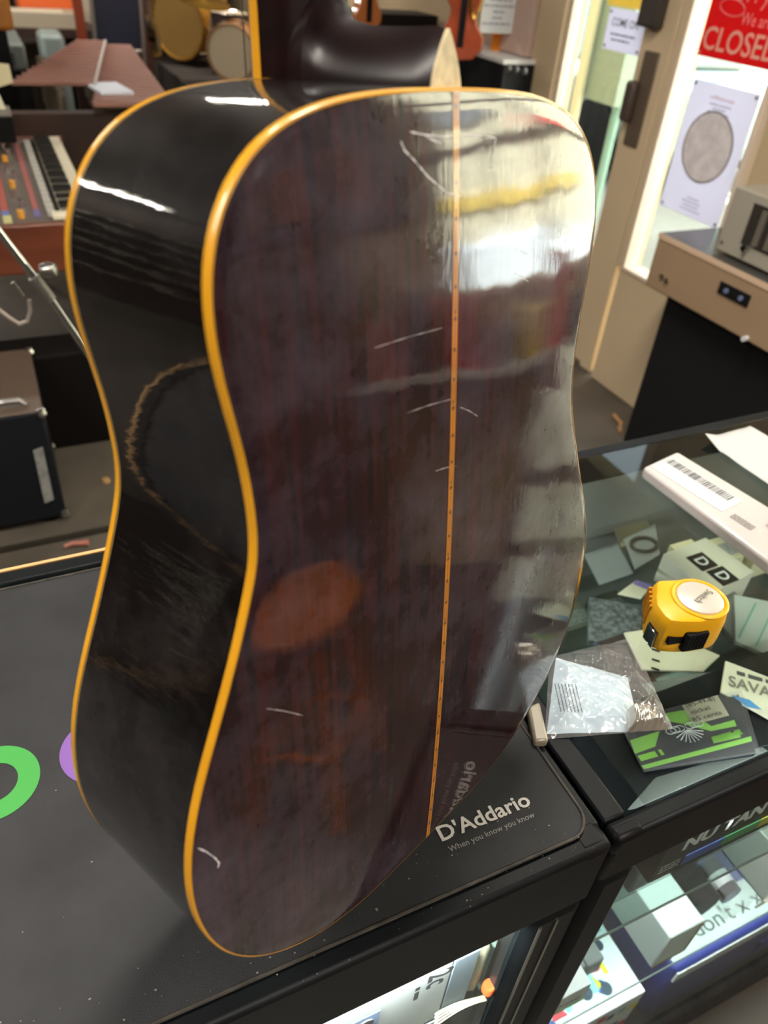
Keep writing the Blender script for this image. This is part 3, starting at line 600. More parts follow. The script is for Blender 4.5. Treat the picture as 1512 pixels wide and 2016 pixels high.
def wrinkled(quad, nx, ny, z0, amp, seed, thick=0.0, edge=0.0):
    random.seed(seed); mb = MB(); ph = [(random.uniform(-1, 1) * f_, random.uniform(-1, 1) * f_, random.uniform(0, 6.3), 60 / f_ + .25) for f_ in (50, 70, 90, 130, 170, 220, 300, 380, 460)]
    for j in range(ny + 1):
        for i in range(nx + 1):
            s, t = i / nx, j / ny; p = (quad[0] * (1 - s) + quad[1] * s) * (1 - t) + (quad[3] * (1 - s) + quad[2] * s) * t
            h = sum(w_ * abs(math.sin(a * p.x + b * p.y + c + 1.2 * math.sin(60 * p.y + 35 * p.x))) for a, b, c, w_ in ph) / 3.2
            e = min(1, 6 * min(s, 1 - s, t, 1 - t)) if edge == 0 else 1
            mb.v.append(Vector((p.x, p.y, z0 + thick * e + amp * h * (.3 + .7 * e))))
    mb.f = [[j * (nx + 1) + i, j * (nx + 1) + i + 1, (j + 1) * (nx + 1) + i + 1, (j + 1) * (nx + 1) + i] for j in range(ny) for i in range(nx)]
    return mb
cling = mat('clear_film', (226, 226, 226), .10, alpha=.16, spec=.9, coat=1)
silver = mat('silver_film', (200, 196, 186), .2, metal=.7)
def ctr(o, m):  # move a mesh's origin to the given spot
    for v in m.v: v -= o
    return m
Q = [at(1070, 1462, 0), at(1322, 1440, 0), at(1240, 1262, 0), at(1080, 1300, 0)]; cq = sum(Q, Vector()) / 4
sp = thing('string_packet', 'crumpled blue and silver film packet lying on the glass case top beside the guitar', 'packet', (cq.x, cq.y, -.003))
ctr(Vector((cq.x, cq.y, 0)), wrinkled(Q, 110, 90, .0050, .007, 4, .004)).build('film_wrap', cling, sp, smooth=True, recalc=False)
Q2 = [at(1078, 1440, .006), at(1262, 1434, .006), at(1238, 1328, .006), at(1096, 1290, .006)]
ctr(Vector((cq.x, cq.y, 0)), wrinkled(Q2, 90, 70, .0028, .0052, 9, .003)).build('printed_panel', mat('pale_blue_print', (186, 208, 222), .3, coat=.8), sp, smooth=True, recalc=False)
Q3 = [at(1235, 1440, .006), at(1318, 1436, .006), at(1278, 1375, .006), at(1232, 1400, .006)]
ctr(Vector((cq.x, cq.y, 0)), wrinkled(Q3, 60, 50, .0045, .010, 12, .003)).build('crumpled_foil', silver, sp, smooth=True, recalc=False)
Q4 = [at(1048, 1470, 0), at(1078, 1468, 0), at(1060, 1390, 0), at(1036, 1400, 0)]
slab('folded_flap', [(p.x - cq.x, p.y - cq.y) for p in Q4], .0, .011, mat('grey_beige_film', (150, 142, 122), .3, coat=.5), sp, bevel=.003)
a = at(1092, 1395, .016) - Vector((cq.x, cq.y, 0)); b = at(1128, 1425, .016) - Vector((cq.x, cq.y, 0)); r_ = (b - a).normalized()
a.z = b.z = .0185; r_.z = 0
rr_ = (at(1125, 1440, 0) - at(1100, 1330, 0)); rr_.z = 0; rr_.normalize(); uu_ = Vector((-rr_.y, rr_.x, 0))
o_ = at(1092, 1345, .014) - Vector((cq.x, cq.y, 0)); o_.z = .0165
lines('small_print', ink, sp, o_ + uu_ * .02, rr_, uu_, [(.0, .034)] * 7, .0010, .0034)
# long wrapped packet with barcode
LP = [at(1268, 915, .02), at(1335, 884, .02), at(1640, 1068, .02), at(1560, 1134, .02)]; cq = sum(LP, Vector()) / 4
lp = thing('wrapped_packet', 'long white wrapped packet with a barcode, lying on the glass case top', 'packet', (cq.x, cq.y, -.003))
Lq = [(p.x - cq.x, p.y - cq.y) for p in LP]
slab('packet_body', Lq, .0008, .020, mat('white_wrap', (196, 190, 188), .3, coat=.6, bump=.4, bscale=40), lp, bevel=.005, seg=3)
rd = Vector((Lq[2][0] - Lq[1][0], Lq[2][1] - Lq[1][1], 0)).normalized(); ud = Vector((-rd.y, rd.x, 0))
ob = at(1328, 896, .021) - Vector((cq.x, cq.y, 0)); ob.z = .0206; random.seed(3)
slab('label', [tuple((Vector((ob.x, ob.y, 0)) + rd * s_ + ud * t_).to_2d()) for s_, t_ in ((.0, -.050), (.118, -.050), (.118, -.004), (.0, -.004))], .0203, .0207, mat('label_stock', (196, 197, 198), .6), lp, bevel=0)
mb = MB(); x = .002
while x < .105:
    w_ = random.choice([.0008, .0014, .0022]); pz = ob + rd * x - ud * .022
    mb.add([pz, pz + rd * w_, pz + rd * w_ + ud * .016, pz + ud * .016], [[0, 1, 2, 3]]); x += w_ + random.choice([.0008, .0014, .002])
for v in mb.v: v.z = .0210
mb.build('barcode', ink, lp, recalc=False)
for dx, dy, nr in ((.13, -.040, 4), (.165, -.018, 3), (.23, -.03, 4)):
    o_ = ob + rd * dx + ud * dy; o_.z = .0206; lines('small_print', ink, lp, o_, rd, ud, [(0, .032)] * nr, .0012, .0034)
PP = [at(1385, 862, .004), at(1478, 836, .004), at(1640, 930, .004), at(1600, 1010, .004)]; cq = sum(PP, Vector()) / 4
mb = ctr(Vector((cq.x, cq.y, 0)), wrinkled(PP, 16, 12, .0022, .0015, 21, .0, 1))
for v in mb.v:
    d = (v + Vector((cq.x, cq.y, 0)) - PP[0]).length; v.z += max(0, .03 - d) * .35 + .0005
o = mb.build('receipt_sheet', paper, None, (cq.x, cq.y, -.003), smooth=True, recalc=False)
sm = o.modifiers.new('thickness', 'SOLIDIFY'); sm.thickness = .0004
tag(o, 'curled sheet of white paper at the far side of the glass case top', 'paper')

# ------------------------------------------------------------------ stock inside the right case
sg = glass('acrylic', (238, 242, 240))
ri = thing('acrylic_riser', 'clear acrylic riser standing on the upper glass shelf of the right case', 'display stand', (.80, .46, -.295))
MB().box(-.41, .50, -.2385, .19, .095, .10).build('riser_top', sg, ri); MB().box(-.41, -.406, -.2385, .19, 0, .095).build('riser_side', sg, ri); MB().box(.496, .50, -.2385, .19, 0, .095).build('riser_side', sg, ri)
RT = -.1945
def pack(name, label, px, z1, th, m, cat='packet', group=None, bevel=.001, z0=None):
    q_ = [at(a, b, z1) for a, b in px]; c = sum(q_, Vector()) / len(q_)
    t = thing(name, label, cat, (c.x, c.y, z1 - th), 0, group)
    slab('wrapper', [(p.x - c.x, p.y - c.y) for p in q_], 0, th, m, t, bevel=bevel)
    return t, c
blk = mat('black_card', (26, 28, 30), .4); grn = mat('lime_print', (132, 196, 62), .4); cream = mat('cream_label', (214, 206, 178), .6)
# black string box that carries the green packet
bx = thing('string_box', 'black box with white lettering and a rainbow stripe at the front of the right case', 'box', (.66, .302, RT))
MB().box(-.19, .19, -.08, .075, 0, .086).build('carton', blk, bx, bevel=.001)
text('lettering', 'NU TAN', white, bx, (-.165, -.0805, .052), (1, 0, 0), (0, 0, 1), .022, .115, bold=.045)
lines('small_print', white, bx, (-.04, -.0805, .060), (1, 0, 0), (0, 0, 1), [(0, .05)], .007, .01)
for k, c_ in enumerate([(60, 90, 170), (60, 150, 90), (190, 190, 60), (220, 150, 50), (210, 90, 60), (190, 60, 70)]):
    MB().box(-.15 + k * .055, -.096 + k * .055, -.0808, -.0800, .012, .030).build('colour_stripe', mat('stripe_%d' % k, c_, .5), bx)
lines('small_print', white, bx, (-.185, -.0805, .03), (1, 0, 0), (0, 0, 1), [(0, .028)] * 3, .002, .006)
GZ = RT + .086 + .008
t, c = pack('string_packet', 'green and black string packet with a winged emblem, on the black box', [(1225, 1428), (1455, 1366), (1489, 1482), (1270, 1514)], GZ, .007, blk, 'packet')
def loc_(px, py, dz=0.0006): v = at(px, py, GZ) - c; return Vector((v.x, v.y, .007 + dz))
def patch(name, px, m, dz=.0006): return MB().add([loc_(*p, dz) for p in px], [list(range(len(px)))]).build(name, m, t, recalc=False)
patch('green_print', [(1240, 1458), (1298, 1440), (1290, 1470), (1250, 1485)], grn); patch('green_print', [(1310, 1405), (1350, 1398), (1400, 1430), (1445, 1418), (1450, 1430), (1400, 1440), (1340, 1425), (1312, 1420)], grn)
patch('green_print', [(1262, 1508), (1478, 1450), (1480, 1460), (1268, 1515)], grn); patch('green_print', [(1400, 1452), (1455, 1440), (1458, 1452), (1405, 1464)], grn)
patch('price_label', [(1342, 1390), (1412, 1370), (1435, 1410), (1365, 1428)], cream, .0012)
rt_ = (loc_(1455, 1366) - loc_(1225, 1428)); rt_.z = 0; rt_.normalize(); ut_ = Vector((-rt_.y, rt_.x, 0))
text('lettering', '85 cents', darkink, t, loc_(1365, 1423, .0014), rt_, ut_, .0055, .040); text('lettering', 'nickel', darkink, t, loc_(1362, 1408, .0014), rt_, ut_, .0055, .026); text('lettering', '(85-49-8)', darkink, t, loc_(1352, 1395, .0014), rt_, ut_, .0055, .040)
em = MB()
for k in range(9):
    a_ = math.radians(200 + k * 17); o_ = loc_(1352, 1438, .0008); em.tube([o_, o_ + rt_ * .012 * math.cos(a_) * 1.6 + ut_ * .016 * math.sin(a_)], .0005, 4)
for s_ in (-1, 1):
    for k in range(3): o_ = loc_(1352, 1438, .0008) + rt_ * s_ * (.007 + .006 * k) + ut_ * .004; em.tube([o_ + rt_ * .006 * math.cos(x_) + ut_ * .004 * math.sin(x_) for x_ in [i * math.pi / 6 for i in range(12)]], .0004, 4, closed=True)
em.build('winged_emblem', mat('emblem_white', (210, 214, 208), .5), t)
lines('small_print', grn, t, loc_(1408, 1462, .0008), rt_, ut_, [(0, .038)], .007, .01); lines('small_print', grn, t, loc_(1262, 1500, .0008), rt_, ut_, [(0, .03)], .007, .01)
slab('clear_case', [(at(a, b, GZ) - c).to_2d()[:] for a, b in [(1218, 1424), (1458, 1358), (1496, 1484), (1266, 1521)]], .0082, .0095, mat('clear_box_film', (232, 226, 232), .15, alpha=.05, spec=.8), t, bevel=0)
items = [
 ('string_packet', 'cream card printed with grey capitals at the right edge of the case', [(1428, 1300), (1560, 1350), (1560, 1440), (1418, 1362)], GZ, .003, mat('cream_card', (216, 212, 190), .6)),
 ('string_packet', 'red and black packet at the near left corner of the case', [(1142, 1468), (1178, 1466), (1262, 1580), (1232, 1594)], -.17, .004, mat('dark_card', (44, 46, 50), .4)),
 ('string_packet', 'narrow white packet leaning beside the red and black packet', [(1176, 1466), (1196, 1464), (1290, 1560), (1268, 1574)], -.165, .012, mat('beige_white_card', (206, 200, 190), .5)),
 ('string_packet', 'narrow purple packet between the white and green packets', [(1200, 1464), (1222, 1460), (1296, 1535), (1270, 1556)], -.16, .016, mat('purple_card', (122, 92, 128), .5)),
 ('plectrum_card', 'cream slotted card with black slots below the tape measure', [(1228, 1245), (1290, 1236), (1418, 1290), (1385, 1322), (1264, 1318)], -.150, .003, mat('cream_card', (216, 212, 190), .6)),
 ('string_packet', 'black and red packet under the cream slotted card', [(1180, 1262), (1238, 1242), (1300, 1352), (1392, 1332), (1300, 1380), (1220, 1372)], -.160, .004, mat('black_red_card', (58, 46, 44), .4)),
 ('picture_packet', 'white packet with a purple edge left of the tape measure', [(1216, 1168), (1252, 1142), (1284, 1152), (1262, 1178)], -.165, .003, mat('cream_card', (216, 212, 190), .6)),
 ('string_packet', 'pale grey packet with teal stripes right of the tape measure', [(1445, 1170), (1600, 1200), (1600, 1330), (1448, 1262)], -.160, .006, mat('pale_grey_card', (176, 186, 182), .5)),
 ('clear_bag', 'clear bag of small dark parts under the glass left of the tape measure', [(1160, 1175), (1268, 1190), (1258, 1262), (1158, 1262)], -.180, .01, mat('grey_parts', (96, 102, 106), .3, noise=.7, nscale=120)),
 ('clear_bag', 'empty clear film bag above the green packet', [(1265, 1345), (1420, 1318), (1452, 1352), (1290, 1398)], -.150, .003, mat('clear_grey_film', (150, 154, 152), .2, alpha=.6)),
 ('round_case', 'grey round case right of the tape measure under the glass', [(1430, 1150), (1475, 1190), (1485, 1240), (1450, 1262), (1420, 1230)], -.165, .01, mat('round_grey', (120, 122, 120), .3)),
 ('string_packet', 'black packet with white dashes at the right of the green packet', [(1462, 1352), (1560, 1405), (1560, 1460), (1494, 1470)], GZ - .006, .003, blk),
 ('string_packet', 'grey film packet at the near edge of the case', [(1290, 1530), (1500, 1470), (1512, 1478), (1250, 1592), (1235, 1594)], GZ - .007, .0015, mat('pale_film', (150, 156, 150), .2, alpha=.3)),
]
made = {}
for nm, lb, px, z1, th, m in items:
    tt, cc_ = pack(nm, lb, px, z1, th, m); made[lb[:12]] = (tt, cc_, z1, th)
    if z1 < GZ - .0065 or True: pass
def on(tt, cc_, z1, th, px, py, dz=.0005): v = at(px, py, z1) - cc_; return Vector((v.x, v.y, th + dz))
tt, cc_, z1, th = made['cream card p']; r1 = on(tt, cc_, z1, th, 1540, 1375) - on(tt, cc_, z1, th, 1440, 1345); r1.z = 0; u1 = Vector((-r1.y, r1.x, 0))
text('lettering', 'SAVAREZ', mat('card_grey', (120, 118, 108), .5), tt, on(tt, cc_, z1, th, 1434, 1350), r1, u1, .017, .085, bold=.02)
lines('small_print', ink, tt, on(tt, cc_, z1, th, 1450, 1328), r1, u1, [(0, .045)], .006, .01)
MB().add([on(tt, cc_, z1, th, *p) for p in ((1438, 1368), (1475, 1378), (1500, 1398), (1470, 1392))], [[0, 1, 2, 3]]).build('blue_print', mat('blue_print', (70, 140, 200), .5), tt, recalc=False)
tt, cc_, z1, th = made['cream slotte']
for (x_, y_) in ((1283, 1276), (1283, 1296), (1282, 1313)):
    MB().add([on(tt, cc_, z1, th, x_ + a, y_ + b) for a, b in ((0, 0), (16, 5), (16, 9), (0, 4))], [[0, 1, 2, 3]]).build('slot', darkink, tt, recalc=False)
tt, cc_, z1, th = made['red and blac']
MB().add([on(tt, cc_, z1, th, *p) for p in ((1145, 1470), (1165, 1468), (1180, 1490), (1165, 1500))], [[0, 1, 2, 3]]).build('red_print', mat('red_print', (206, 76, 86), .5), tt, recalc=False)
MB().add([on(tt, cc_, z1, th, *p) for p in ((1166, 1502), (1186, 1492), (1196, 1506), (1176, 1516))], [[0, 1, 2, 3]]).build('blue_print', mat('cyan_print', (90, 170, 214), .5), tt, recalc=False)
MB().add([on(tt, cc_, z1, th, *p) for p in ((1206, 1560), (1232, 1548), (1240, 1560), (1214, 1572))], [[0, 1, 2, 3]]).build('red_print', mat('red_print', (206, 76, 86), .5), tt, recalc=False)
MB().add([on(tt, cc_, z1, th, *p) for p in ((1226, 1588), (1258, 1574), (1262, 1580), (1232, 1594))], [[0, 1, 2, 3]]).build('lime_print', grn, tt, recalc=False)
tt, cc_, z1, th = made['pale grey pa']
for k in range(4): MB().add([on(tt, cc_, z1, th, *p) for p in ((1452 + 34 * k, 1256 + 16 * k), (1456 + 34 * k, 1257 + 16 * k), (1490 + 34 * k, 1188 + 12 * k), (1486 + 34 * k, 1187 + 12 * k))], [[0, 1, 2, 3]]).build('teal_stripe', mat('teal_print', (110, 166, 152), .5), tt, recalc=False)
tt, cc_, z1, th = made['white packet']
MB().add([on(tt, cc_, z1, th, *p) for p in ((1252, 1142), (1284, 1152), (1276, 1162), (1246, 1150))], [[0, 1, 2, 3]]).build('purple_edge', mat('violet_print', (140, 124, 190), .5), tt, recalc=False)
# tall white box with two letter squares, and small cream boxes behind
t = thing('pickup_box', 'white box printed with two D squares behind the tape measure', 'box', at(1385, 1150, -.155).to_2d().to_3d() + Vector((0, 0, RT)))
c = Vector((t.location.x, t.location.y, 0)); BZ = RT + .055
top = [at(a, b, BZ) - c for a, b in ((1310, 1086), (1388, 1058), (1478, 1118), (1500, 1170), (1388, 1200))]; top = [(v.x, v.y) for v in (at(1306, 1090, BZ) - c, at(1390, 1058, BZ) - c, at(1485, 1125, BZ) - c, at(1400, 1170, BZ) - c)]
slab('carton', top, 0, .055, mat('off_white_card', (206, 204, 188), .55), t, bevel=.001)
r1 = Vector((top[3][0] - top[0][0], top[3][1] - top[0][1], 0)).normalized(); u1 = Vector((-r1.y, r1.x, 0))
for px_, py_ in ((1350, 1098), (1390, 1126)):
    o_ = at(px_, py_, BZ) - c; o_.z = .0556; s_ = .034
    MB().add([o_, o_ + r1 * s_, o_ + r1 * s_ + u1 * s_, o_ + u1 * s_], [[0, 1, 2, 3]]).build('black_square', blk, t, recalc=False)
    text('lettering', 'D', white, t, o_ + r1 * .009 + u1 * .007 + Vector((0, 0, .0003)), r1, u1, .020, .017, bold=.02)
def cartons(n, x, y, z, dx, dy, dz, m, labels, group, cat='box', step=(.0, .0), name='small_carton'):
    o0 = thing(name, labels[0], cat, (x, y, z), 0, group); MB().box(-dx / 2, dx / 2, -dy / 2, dy / 2, 0, dz).build('carton', m, o0, bevel=.001)
    MB().add([(-dx * .4, -dy * .35, dz + .0004), (dx * .4, -dy * .35, dz + .0004), (dx * .4, dy * .2, dz + .0004), (-dx * .4, dy * .2, dz + .0004)], [[0, 1, 2, 3]]).build('label', mat('grey_label', (150, 152, 152), .6, noise=.4, nscale=200), o0, recalc=False)
    for k in range(1, n):
        c_ = o0.copy(); col.objects.link(c_); c_.location = o0.location + Vector((step[0] * k, step[1] * k, 0)); c_['label'] = labels[k]
        for ch in list(o0.children): d_ = ch.copy(); col.objects.link(d_); d_.parent = c_
    return o0
pack('string_packet', 'pale blue-grey packet lying between the guitar and the clear bag of dark parts', [(1150, 1090), (1215, 1068), (1248, 1128), (1180, 1150)], -.165, .004, mat('grey_blue_card', (120, 126, 128), .5))
pack('string_packet', 'dull beige packet lying left of the white box with D squares', [(1200, 1010), (1262, 990), (1285, 1052), (1222, 1078)], -.165, .004, mat('dull_beige_card', (140, 134, 112), .5))
t, c = pack('capo_card', 'clear blister card with a dark ring left of the white box with D squares', [(1228, 1060), (1290, 1030), (1300, 1090), (1250, 1120)], -.150, .003, mat('clear_grey_film', (150, 154, 152), .2, alpha=.6))
MB().tube([(.022 * math.cos(a), .016 * math.sin(a), .006) for a in [i * math.pi / 12 for i in range(24)]], .003, 8, closed=True).build('ring', mat('dark_ring', (60, 56, 50), .4), t, smooth=True)
cartons(4, .86, .60, RT, .045, .05, .045, mat('cream_carton', (206, 198, 164), .6), [w_ + ' cream carton counted from the left behind the white box with D squares' for w_ in ('first', 'second', 'third', 'fourth')], 'cream cartons in the right case', step=(.055, -.012))
cartons(5, .45, .62, -.295, .06, .05, .05, mat('grey_carton', (122, 120, 108), .6), [w_ + ' grey carton from the left at the back of the upper glass shelf' for w_ in ('first', 'second', 'third', 'fourth', 'fifth')], 'grey cartons on the upper shelf', step=(.075, 0))
cartons(5, .95, .40, -.295, .06, .09, .06, mat('pale_carton', (170, 172, 166), .6), [w_ + ' pale carton from the left on the right half of the upper shelf' for w_ in ('first', 'second', 'third', 'fourth', 'fifth')], 'pale cartons on the upper shelf', step=(.075, .01))

# stock lower down, behind the front glass of the right case
lb = thing('shipping_carton', 'long white carton lying on the lower glass shelf of the right case', 'box', (.655, .40, -.58))
MB().box(-.032, .032, -.168, .2, 0, .095).build('carton', mat('pale_green_white_card', (212, 222, 218), .5), lb, bevel=.002)
MB().box(-.032, .032, -.1690, -.168, .0, .004).box(.029, .032, -.169, -.168, .0, .09).build('torn_edge', mat('torn_cardboard', (150, 118, 84), .8), lb)
o = tag(MB().cyl((0, -.16, .034), (0, .16, .034), .033, n=28).build('black_tube', mat('satin_black_tube', (30, 31, 34), .4), None, (.735, .42, -.58), smooth=True), 'black tube lying beside the long white carton', 'tube')
gb = thing('clear_bottle_pack', 'clear pack of small bottles with dark red caps beside the black tube', 'packet', (.80, .40, -.58))
for k in range(4):
    MB().cyl((0, -.14 + k * .075, .02), (0, -.085 + k * .075, .02), .019, n=18).build('bottle', mat('dark_bottle', (44, 34, 36), .15), gb, smooth=True)
    MB().cyl((0, -.125 + k * .075, .02), (0, -.105 + k * .075, .02), .0195, n=18).build('bottle_label', white, gb)
MB().box(-.024, .024, -.16, .16, 0, .041).build('clear_tray', mat('clear_tray', (220, 220, 225), .1, alpha=.15, spec=.8), gb)
ob_ = thing('open_carton', 'open white carton with torn flaps at the right of the lower shelf', 'box', (.93, .42, -.58))
MB().box(-.075, -.072, -.18, .18, 0, .11).box(.072, .075, -.18, .18, 0, .11).box(-.075, .075, -.18, .18, 0, .003).box(-.075, .075, .177, .18, 0, .11).build('carton_walls', mat('grey_white_card', (196, 196, 186), .6), ob_)
MB().hexa([(-.095, -.185, .0), (.075, -.185, .0), (.075, -.182, 0), (-.095, -.182, 0)], [(-.095, -.19, .03), (.075, -.175, .05), (.075, -.172, .05), (-.095, -.187, .03)]).build('torn_flap', mat('torn_flap_card', (206, 190, 170), .7), ob_)
blue = thing('blue_tool_case', 'dark blue plastic case with a handwritten white label low in the right case', 'case', (.93, .42, -.855))
MB().box(-.225, .235, -.192, .12, 0, .185).build('case_shell', mat('navy_plastic', (24, 44, 120), .4, spec=.5), blue, bevel=.012, seg=4)
MB().box(-.22, .12, -.1932, -.19, .145, .176).box(-.22, .12, -.18, -.12, .1845, .1858).build('label_strip', mat('label_paper', (196, 200, 196), .6), blue)
text('handwriting', 'X don\'t x x Run', ink, blue, (-.20, -.165, .1864), (1, 0, 0), (0, 1, 0), .026, .27)
MB().box(.0, .12, -.198, -.19, .05, .09).build('latch', mat('navy_plastic', (24, 44, 120), .4), blue, bevel=.003)
# boxes printed with coloured shapes
pt = thing('gift_box', 'white box printed with coloured shapes low in the right case', 'box', (.565, .345, -.855))
MB().box(-.10, .085, -.115, .10, 0, .17).build('carton', mat('print_white', (226, 228, 230), .5), pt, bevel=.002)
cols = [((230, 214, 40), 'shape_yellow'), ((40, 80, 170), 'shape_blue'), ((214, 50, 70), 'shape_red'), ((40, 60, 80), 'shape_navy'), ((150, 200, 200), 'shape_teal')]
random.seed(11)
for k in range(54):
    c_, n_m = cols[k % 5]; x_ = random.uniform(-.09, .06); y_ = random.uniform(-.105, .08); s_ = random.uniform(.016, .030)
    if k % 3 == 0: m_b = MB().add([(x_ + s_ * .5 * math.cos(i * math.pi / 8), y_ + s_ * .5 * math.sin(i * math.pi / 8), .1704 + k * .00002) for i in range(16)], [list(range(16))])
    elif k % 3 == 1: m_b = MB().add([(x_, y_, .1704 + k * .00002), (x_ + s_, y_, .1704 + k * .00002), (x_ + s_ * .5, y_ + s_, .1704 + k * .00002)], [[0, 1, 2]])
    else: m_b = MB().add([(x_, y_, .1704 + k * .00002), (x_ + s_ * .4, y_, .1704 + k * .00002), (x_ + s_ * .4, y_ + s_ * 1.5, .1704 + k * .00002), (x_, y_ + s_ * 1.5, .1704 + k * .00002)], [[0, 1, 2, 3]])
    m_b.build('printed_shape', mat(n_m, c_, .5), pt, recalc=False)
for k in range(16):
    c_, n_m = cols[k % 5]; x_ = -.09 + (k % 8) * .022; z_ = .03 + .07 * (k // 8) + random.uniform(0, .03); s_ = random.uniform(.012, .02)
    MB().add([(x_, -.1155, z_), (x_ + s_, -.1155, z_), (x_ + s_, -.1155, z_ + s_ * 1.3), (x_, -.1155, z_ + s_ * 1.3)], [[0, 1, 2, 3]]).build('printed_shape', mat(n_m, c_, .5), pt, recalc=False)
dn = thing('slide_tag', 'white tag with a green edge on the lower shelf of the right case', 'label', (.475, .25, -.58))
MB().box(-.03, .03, -.012, .03, 0, .055).build('tag_card', white, dn); MB().box(-.031, .031, -.0125, .0, 0, .006).build('green_edge', grn, dn)
text('lettering', 'Dunlop', darkink, dn, (-.022, -.0128, .022), (1, 0, 0), (0, 0, 1), .012, .04)
cb = thing('clear_bag', 'clear bag of grey parts on the lower shelf left of the long carton', 'packet', (.50, .40, -.58))
for k in range(6): MB().box(-.05 + (k % 3) * .035, -.02 + (k % 3) * .035, -.14 + (k // 3) * .11, -.06 + (k // 3) * .11, 0, .04 + .01 * (k % 2)).build('grey_part', mat('grey_part_plastic', (120 + 14 * (k % 3), 128 + 12 * (k % 3), 128 + 12 * (k % 3)), .4), cb, bevel=.003)
ub = thing('shelf_packet', 'pale grey packet below the black box on the upper shelf', 'packet', (.56, .30, -.295)); MB().box(-.06, .06, -.05, .05, 0, .05).build('wrapper', mat('blue_grey_pack', (150, 160, 170), .4), ub, bevel=.003)

# ------------------------------------------------------------------ stock inside the left case (brightly lit)
SZ = -.295
pb = thing('pedal_box', 'white pedal box printed with pictures in the lit left case', 'box', (.162, .291, SZ))
MB().box(-.27, .07, -.065, .10, 0, .150).build('carton', white, pb, bevel=.001)
for k in range(4):
    MB().box(-.15 + k * .04, -.122 + k * .04, -.0655, -.065, .055, .10).build('pedal_picture', mat('pale_blue_picture', (150, 170, 206), .5), pb)
    MB().cyl((-.136 + k * .04, -.0655, .085), (-.136 + k * .04, -.0668, .085), .008, n=16).build('knob_picture', ink, pb)
text('lettering', '2c', ink, pb, (.045, -.066, .128), (0, 0, -1), (1, 0, 0), .026, .03, bold=.02)
lines('small_print', ink, pb, (.032, -.066, .115), (0, 0, -1), (1, 0, 0), [(0, .03)], .005, .01)
o = tag(B('grey_box', .234, .262, .226, .38, SZ, SZ + .13, mat('blue_grey_card', (150, 166, 180), .5), bevel=.001), 'blue-grey box beside the white pedal box', 'box')
Qb = [Vector((.203, .235, 0)), Vector((.262, .235, 0)), Vector((.262, .36, 0)), Vector((.203, .36, 0))]
cbg = thing('string_bag', 'yellowish film bag in the lit left case', 'packet', (.278, .292, SZ))
MB().box(-.014, .008, -.062, .06, 0, .105).build('bag_body', mat('cream_film', (222, 218, 186), .3, noise=.15, nscale=60, bump=1, bscale=60), cbg, bevel=.012)
sb = thing('small_white_box', 'small white box by the corner post in the lit left case', 'box', (.312, .35, SZ)); MB().box(-.025, .022, -.055, .06, 0, .12).build('carton', white, sb, bevel=.001)
lines('small_print', ink, sb, (-.02, -.0555, .125), (1, 0, 0), (0, 0, 1), [(0, .035)] * 2 + [(0, .03)], .003, .014)
oc = thing('orange_tub', 'small orange tub among white straps in the lit left case', 'tub', (.286, .222, SZ + .022)); MB().lathe([(0, .012), (.006, .012), (.007, .010), (.007, .0)], n=20).build('cap', mat('orange_plastic', (222, 96, 40), .4), oc, smooth=True)
rb = thing('white_straps', 'coiled white straps at the front of the lit left case', 'strap', (.255, .2215, SZ))
for k in range(4): MB().tube([(-.03 + .06 * i / 12, -.002 + .001 * k, .004 + .012 * math.sin(math.pi * i / 12 + k * .3) + + .003 * k) for i in range(13)], .0018, 6).build('strap', mat('ivory_strap', (214, 206, 180), .6), rb, smooth=True)
ls = MB().box(-.7, .70, -.004, .002, 0, .005).build('case_light_strip', mat('led_strip', (245, 248, 255), .5, emit=14), None, (-.45, .2125, -.1035)); tag(ls, 'white light strip under the front rail of the left case', 'light')

# ------------------------------------------------------------------ amp and cabinet by the poster window
cab = thing('speaker_cabinet', 'black speaker cabinet standing by the beige door', 'speaker cabinet', (2.14, 1.56, FZ))
MB().box(-.10, .10, -.55, .345, 0, .63).build('cabinet', mat('black_tolex', (28, 28, 29), .75, bump=.4, bscale=500), cab, bevel=.006)
hd = thing('amplifier_top_unit', 'tan amplifier head with a black switch panel on the black cabinet', 'amplifier', (2.07, 1.50, FZ + .63))
tan = mat('tan_amp_shell', (158, 132, 104), .5, noise=.05, nscale=4)
MB().box(-.10, .17, -.55, .455, .0, .175).build('amp_shell', tan, hd, bevel=.004)
MB().box(-.10, .17, -.55, .455, .175, .179).build('top_panel', mat('grey_top_panel', (96, 94, 90), .25, metal=.5), hd, bevel=.001)
MB().box(-.103, -.10, -.55, .455, .162, .179).build('edge_trim', mat('pink_tan_edge', (214, 184, 156), .4), hd)
MB().box(-.105, -.10, .02, .145, .090, .128).build('switch_panel', darkink, hd, bevel=.002)
for y in (.05, .11): MB().cyl((-.110, y, .109), (-.105, y, .109), .008, n=16).build('switch', mat('blue_grey_switch', (110, 120, 150), .4), hd)
for y in (.385, .36): MB().cyl((-.108, y, .055 - (.385 - y) * .3), (-.10, y, .055 - (.385 - y) * .3), .008, n=16).build('screw', steel, hd)
MB().cyl((-.102, -.02, .009), (-.12, -.02, .009), .008, n=12).build('foot', white, hd)
ra = thing('radio_unit', 'grey metal unit with a dark grille on top of the tan amplifier', 'equipment', (2.10, 1.62, FZ + .63 + .179))
MB().box(-.08, .14, -.45, .135, .008, .20).build('case_shell', mat('warm_grey_metal', (160, 154, 140), .4), ra, bevel=.005)
MB().box(-.083, -.08, -.30, .045, .055, .175).build('grille', mat('dark_grille', (50, 46, 40), .4), ra, bevel=.004)
for k in range(4): MB().box(-.09, -.083, -.02 - k * .045, .000 - k * .045, .065, .165).build('slat', mat('brown_grey_slat', (104, 98, 88), .4), ra)
